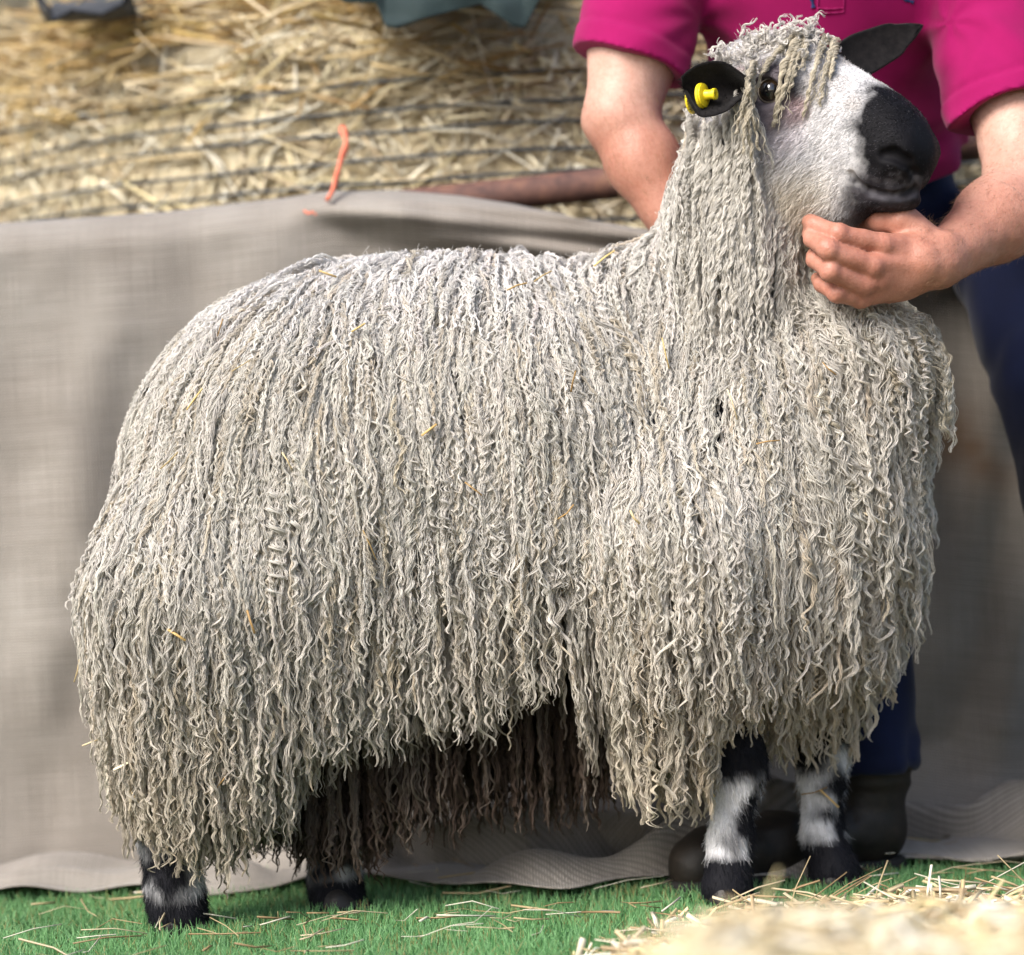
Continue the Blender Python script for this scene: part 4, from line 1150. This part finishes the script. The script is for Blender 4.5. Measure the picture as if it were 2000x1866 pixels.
# --- polo shirt
def sleeve(Q, a, b, hemdir, hem, r0, r1):
    ax = unit(b - a); d = cone(Q, a, a + ax * (hem + .12), r0, r1)
    s = (Q - (a + ax * hem)) @ unit(hemdir).astype(np.float32)            # distance beyond the hem plane
    band = np.clip((.034 + s) / .004, 0, 1)
    groove = np.exp(-((s + .034) / .0050) ** 2)
    d = d - .0016 * band + .0018 * groove
    inner = cone(Q, a, a + ax * (hem + .1), r0 - .0225, r1 - .0215)
    return smax(smax(d, s, .002), -smax(inner, -(s + .018), .002), .002)
r_dir, l_dir = unit(V(-.37, -.10, -.9)), unit(V(.18, -.20, -.86))
def shirt_field(Q):
    # creases: fanning from the armpits and hanging at the waist
    A1, A2 = P(1365, 40, .12), P(1840, 60, .12)
    w1 = np.arctan2(Q[..., 2] - A1[2], Q[..., 0] - A1[0]); w2 = np.arctan2(Q[..., 2] - A2[2], Q[..., 0] - A2[0])
    nn = noise(Q, 10, 3)
    e1 = np.exp(-(np.linalg.norm(Q - A1, axis=-1) / .16) ** 2); e2 = np.exp(-(np.linalg.norm(Q - A2, axis=-1) / .18) ** 2)
    wr = .0022 * e1 * np.sin(6 * w1 + 4 * nn) * np.clip(np.linalg.norm(Q - A1, axis=-1) / .06, 0, 1) + .0028 * e2 * np.sin(6 * w2 + 4 * nn) * np.clip(np.linalg.norm(Q - A2, axis=-1) / .06, 0, 1)
    low = np.clip((P(1600, 60, .2)[2] - Q[..., 2]) / .12, 0, 1)
    wr = wr + low * .006 * np.sin(75 * Q[..., 2] + 14 * Q[..., 0] + 4 * nn) + .003 * noise(Q, 16, 6)
    tq = Q * np.float32([1, 1.35, 1])
    sc = lambda p: p * V(1, 1.35, 1)
    d = chain(tq, [sc(chest), sc(waist), sc(hips * .6 + waist * .4)], [.172, .168, .170], .05)
    d = smin(d, chain(Q, [r_sh + V(.05, .02, .0), neck_ + V(0, .07, -.07), l_sh + V(-.05, .02, .0)], [.070, .085, .070], .04), .05)
    d = smax(d, -((Q - (hips * .42 + waist * .58)) @ unit(chest - hips).astype(np.float32)), .006)
    d = smax(d, (Q - (neck_ + V(0, 0, -.01))) @ unit(neck_ - chest).astype(np.float32), .01)
    s1 = sleeve(Q, r_sh, r_el, r_dir, r_hem, .080, .078); s2 = sleeve(Q, l_sh, l_el, l_dir, l_hem, .083, .080)
    d = smin(d, s1, .022); d = smin(d, s2, .022)
    return d + wr * .8
sv, sf = nets(shirt_field, V(P(1100, 0, .1)[0] - .03, -.14, P(1640, 380, .3)[2]), V(P(2060, 0, .1)[0] + .06, .52, P(1600, -230, .1)[2]), .0042)
m, nt, b = mat('magenta_pique', (.28, .004, .085), .85, .12, sheen=.08)
v = coords(nt); f = noise_node(nt, v, 900, 2); g_ = noise_node(nt, v, 14, 4)
nt.links.new(mixc(nt, .55, (.265, .004, .080), ramp(nt, g_, [(.3, (.72, .6, .7)), (.7, (1, 1, 1))]), 'MULTIPLY'), b.inputs['Base Color']); bump(nt, b, f, .35, .0006); M['shirt'] = m
shirt = mesh_obj('polo_shirt', sv, sf, M['shirt'], person)
# placket box and navy trim inside the open neck
def front_y(px, py, fn, lo=-.1, hi=.5):
    ys = np.linspace(lo, hi, 300); q = np.array([P(px, py, y) for y in ys]); return ys[np.argmax(fn(q.astype(np.float32)) < 0)]
def strip(name, pts, w, mt, par, lift=.002, th=.0012):
    pth = [P(x, y, front_y(x, y, shirt_field) - lift) for x, y in pts]; vs, fs = ribbon(pth, w, th); return mesh_obj(name, vs, fs, mt, par)
M['navy_trim'] = mat('navy_trim', (.02, .035, .12), .8)[0]; M['thread'] = mat('magenta_thread', (.30, .008, .10), .7)[0]
strip('collar_trim', [(1572, -60), (1582, -20), (1589, 16)], .0035, M['navy_trim'], shirt)
strip('collar_trim', [(1730, -40), (1760, -6), (1784, 5)], .0030, M['navy_trim'], shirt)
strip('placket_seam', [(1597, 16), (1620, 18), (1648, 16)], .0010, M['thread'], shirt)
strip('placket_seam', [(1597, 24), (1620, 26), (1648, 24)], .0010, M['thread'], shirt)
strip('placket_seam', [(1597, -50), (1597, -10), (1597, 24)], .0010, M['thread'], shirt)
strip('placket_seam', [(1648, -50), (1648, -10), (1648, 24)], .0010, M['thread'], shirt)

# --- trousers
hipL, hipR = P(1965, 470, .36), P(1560, 430, .40)
kneeL, ankL = P(2130, 940, .14), P(2110, 1560, .26)
kneeR, ankR = P(1660, 1010, .18), P(1700, 1500, .16)
def trouser_field(Q):
    nn = noise(Q, 9, 2)
    wr = .006 * np.sin(38 * Q[..., 2] + 10 * nn + 12 * Q[..., 0]) * (.4 + .6 * np.clip(nn + .4, 0, 1)) + .003 * noise(Q, 22, 5)
    d = ell(Q, hips + V(0, .02, -.02), (.165, .13, .13))
    d = smin(d, chain(Q, [hipL, kneeL, ankL + V(0, 0, -.02)], [.088, .084, .070], .03), .05)
    d = smin(d, chain(Q, [hipR, kneeR, ankR + V(0, 0, .02)], [.100, .074, .066], .03), .04)
    d = smax(d, (Q - (hips * .75 + waist * .25)) @ unit(waist - hips).astype(np.float32), .01)
    d = smax(d, ((Q[..., 2] - (ankR[2] - .005)) * -1), .004)
    hem = np.exp(-((Q[..., 2] - ankR[2] - .022) / .003) ** 2) * .003
    return d + wr * .75 + hem
tv, tf = nets(trouser_field, V(P(1480, 0, .3)[0] - .02, -.06, ankL[2] - .03), V(P(2150, 0, .2)[0] + .08, .60, P(1600, 250, .4)[2]), .0085)
m, nt, b = mat('navy_cotton', (.005, .008, .028), .85, .15, sheen=.1)
v = coords(nt); f = noise_node(nt, v, 700, 2); g_ = noise_node(nt, v, 9, 4)
nt.links.new(ramp(nt, g_, [(.3, (.003, .005, .019)), (.7, (.006, .010, .038))]), b.inputs['Base Color']); bump(nt, b, f, .3, .0006); M['navy'] = m
mesh_obj('trousers', tv, tf, M['navy'], person)

# --- boots
m, nt, b = mat('boot_leather', (.045, .028, .018), .6, .35)
v = coords(nt); g_ = noise_node(nt, v, 26, 5, .65)
nt.links.new(ramp(nt, g_, [(.3, (.006, .005, .004)), (.6, (.018, .013, .009)), (.8, (.05, .037, .026))]), b.inputs['Base Color']); bump(nt, b, g_, .5, .003); M['boot'] = m
M['sole'] = mat('boot_sole', (.015, .014, .013), .8)[0]
def boot(ank, heel, toe, top_r):
    ax = unit((toe - heel) * V(1, 1, 0)); sdv = np.cross(V(0, 0, 1), ax); hz = V(0, 0, 1)
    heel, toe = heel.copy(), toe.copy(); heel[2] = toe[2] = .0
    L = np.linalg.norm(toe - heel)
    def fld(Q):
        d = cone(Q, ank + hz * .01, heel + ax * .055 + hz * .075, top_r, .046)
        d = smin(d, chain(Q, [heel + ax * .05 + hz * .058, heel + ax * (L * .55) + hz * .058, heel + ax * (L * .8) + hz * .046, toe - ax * .048 + hz * .042], [.044, .042, .044, .040], .02), .035)
        d = d + .0018 * np.sin(120 * Q[..., 2] + 8 * noise(Q, 18, 3)) * np.exp(-((Q[..., 2] - .13) / .06) ** 2) + .002 * noise(Q, 35, 2)
        d = d + .003 * np.exp(-(((Q - heel) @ ax.astype(np.float32) - .10) / .002) ** 2)
        d = smax(d, .020 - Q[..., 2], .004)
        return smax(d, Q[..., 2] - ank[2] - .012, .004)
    lo = np.minimum(heel, toe) - .09; hi = np.maximum(heel, toe) + .09; lo[2] = 0; hi[2] = ank[2] + .03; hi = np.maximum(hi, ank + .08); hi[2] = ank[2] + .03
    bt = empty('boot', heel); bt.parent = person; bt.matrix_parent_inverse = person.matrix_world.inverted()
    a, c = nets(fld, lo, hi, .006); mesh_obj('upper', a, c, M['boot'], bt)
    def sole(Q):
        q = Q.copy(); q[..., 2] *= 0
        d = chain(q, [heel + ax * .045, heel + ax * (L * .5), heel + ax * (L * .78), toe - ax * .045], [.044, .038, .050, .046], .02)
        return smax(smax(d, Q[..., 2] - .026, .003), .002 - Q[..., 2], .003)
    a, c = nets(sole, lo - V(0, 0, .01), hi * V(1, 1, 0) + V(0, 0, .05), .006); mesh_obj('sole', a, c, M['sole'], bt)
boot(ankR, V(P(1768, 1700, .16)[0], .19, 0), V(P(1305, 1760, .02)[0], .02, 0), .060)
boot(ankL, V(P(2130, 1700, .3)[0], .33, 0), V(P(2110, 1760, .02)[0] - .02, .03, 0), .062)

# ================================================================== loose straw
rl_ = np.random.default_rng(31)
# heap spread in front, rising towards the camera
def heap_z(x, y):
    u = np.clip((-y - .16) / 1.9, 0, 1)                       # 0 beside the sheep's forefeet, 1 near the camera
    edge = np.interp(y, [-2.3, -1.2, -.5, -.16], [-.15, -.09, .03, .17])
    side_ = np.clip((x - edge) / (.34 - .12 * u), 0, 1)
    q = np.stack([x, y, np.zeros_like(x)], -1)
    top = np.interp(u, [0, .15, .5, .75, 1], [.012, .026, .115, .20, .24])
    return top * side_ ** .8 * (1 + .22 * noise(q, 5, 3)) + .008 * noise(q, 14, 4) * side_ - .012 * (side_ <= 0)
hx_ = np.linspace(-.3, 1.1, 100); hy_ = np.linspace(-2.25, -.12, 110); HX, HY_ = np.meshgrid(hx_, hy_, indexing='ij')
heap = empty('straw_heap', (.5, -.9, 0)); tag(heap, 'loose heap of pale straw spread on the turf before the forefeet', 'straw heap', kind='stuff')
mesh_obj('heap_core', np.stack([HX, HY_, heap_z(HX, HY_) - .012], -1).reshape(-1, 3), grid_faces(100, 110), M['packed'], heap)['kind'] = 'stuff'
N = 10500
x = rl_.uniform(-.28, 1.05, N); y = -.14 - 2.05 * rl_.random(N) ** .9; z = heap_z(x, y); ok = z > -.002
x, y, z = x[ok], y[ok], z[ok]; N = len(x)
d = unit(np.stack([rl_.normal(0, 1, N), rl_.normal(0, .7, N), rl_.normal(0, .16, N)], -1))
vs, fs = stalk_mesh(np.stack([x, y, z + rl_.uniform(-.006, .018, N)], -1), d, rl_.uniform(.02, .09, N), rl_.uniform(.0012, .0042, N), rl_.normal(0, .015, N), rl_.uniform(0, 6.28, N))
cc = straw_cols(N, 0, rl_) * .9 + V(.10, .09, .08)
mesh_obj('straw', vs, fs, M['straw'], heap, smooth=False, cols=np.repeat(cc, 12, 0))['kind'] = 'stuff'
# single stalks lying on the turf
def place(n, xr, yr, group, zf, Lr=(.02, .10), wr=(.0006, .0017), up=.12):
    for i in range(n):
        x_ = rl_.uniform(*xr); y_ = rl_.uniform(*yr); a = rl_.uniform(0, 6.28)
        d_ = unit(V(math.cos(a), math.sin(a) * .6, rl_.normal(0, up)))[None]; L_ = rl_.uniform(*Lr)
        vs, fs = stalk_mesh(V(x_, y_, zf(np.array([x_]), np.array([y_]))[0] + .008 + abs(d_[0, 2]) * L_ * .4)[None], d_, np.array([L_]), rl_.uniform(*wr, 1), rl_.normal(0, .05, 1) * L_ * 6, rl_.uniform(0, 6.28, 1))
        tone = rl_.integers(0, 4); colr = [V(.60, .50, .33), V(.66, .62, .50), V(.34, .23, .12), V(.46, .36, .20)][tone]
        g0 = list(group); g0[0] = ['golden ', 'bleached ', 'dark brown ', 'dull tan '][tone] + g0[0]
        o = mesh_obj('straw_stalk', vs, fs, M['straw'], smooth=False, cols=np.repeat(colr[None], 12, 0)); tag(o, *g0)
turf_top = lambda x, y: turf_z(x, y) + .016
place(95, (-.68, .45), (-.42, -.12), ('thin straw stalk lying on the green turf', 'straw', 'straw stalks strewn over the turf'), turf_top)
place(80, (-.2, .75), (.0, .38), ('straw stalk on the shaded turf between sheep and burlap', 'straw', 'straw stalks between sheep and burlap'), turf_top)
place(45, (.22, .66), (-.30, -.10), ('straw stalk sticking up beside the black forefeet', 'straw', 'straw stalks beside the forefeet'), lambda x, y: np.maximum(heap_z(x, y), .016), up=.35)
place(14, (-.68, -.40), (-.2, .25), ('straw wisp on the turf by the hind foot', 'straw', 'straw wisps by the hind foot'), turf_top)
# bits caught in the fleece
BITS = [(470, 715, 40, .5), (1300, 690, 60, -1.4), (1500, 864, 45, .1), (722, 1065, 60, -1.2), (838, 840, 35, .6), (490, 1215, 45, -1.3), (380, 780, 50, .9), (1430, 790, 60, -1.3), (1755, 1205, 55, -1.2), (1545, 1215, 35, -1.5),
        (925, 955, 40, -.7), (1105, 1000, 40, .7), (1480, 1420, 40, -.3), (960, 1400, 55, .9), (620, 1440, 45, -.4), (330, 900, 45, .7), (345, 1240, 40, -.6), (1620, 720, 35, -.8), (250, 1490, 60, .4), (270, 1560, 55, -.9), (520, 1590, 65, -1.2),
        (560, 1570, 60, 1.3), (440, 1520, 50, .8), (1360, 1510, 65, 1.0), (1380, 1530, 60, -1.1), (1120, 745, 40, 1.3), (1010, 560, 40, .3), (1180, 505, 50, .6), (1060, 540, 40, .5), (640, 535, 35, -.4), (430, 640, 35, 1.2), (1590, 1545, 55, .2), (1620, 1560, 50, -.8), (150, 1310, 45, 1.3), (180, 1450, 40, .3), (1240, 1010, 30, -1), (880, 1200, 35, .4), (1700, 1010, 35, -.6), (700, 640, 30, .5), (560, 900, 35, -1.1)]
for (px, py, L_, a) in BITS:
    ys = np.linspace(-.34, .1, 200); q = np.array([P(px, py, y_) for y_ in ys]); h_ = hull(q); i = np.argmax(h_ < .033) if (h_ < .033).any() else int(np.argmin(h_))
    c0 = q[i]; d_ = unit(V(math.cos(a), rl_.normal(0, .15), math.sin(a)))[None]
    vs, fs = stalk_mesh(c0[None], d_, np.array([L_ / 1500.]), rl_.uniform(.0015, .0032, 1), rl_.normal(0, .004, 1), rl_.uniform(-.5, .5, 1))
    o = mesh_obj('straw_bit', vs, fs, M['straw'], smooth=False, cols=np.repeat(straw_cols(1, 0, rl_) * V(1, .9, .75), 12, 0))
    where = 'rump' if px < 480 and py < 1150 else 'hind leg wool' if px < 600 and py >= 1150 else 'chest' if px > 1480 else 'foreleg wool' if px > 1150 and py > 1250 else 'shoulder' if px > 1080 else 'back' if py < 680 else 'flank'
    tag(o, 'small straw bit caught in the fleece on the %s of the sheep' % where, 'straw', 'straw bits caught in the fleece')
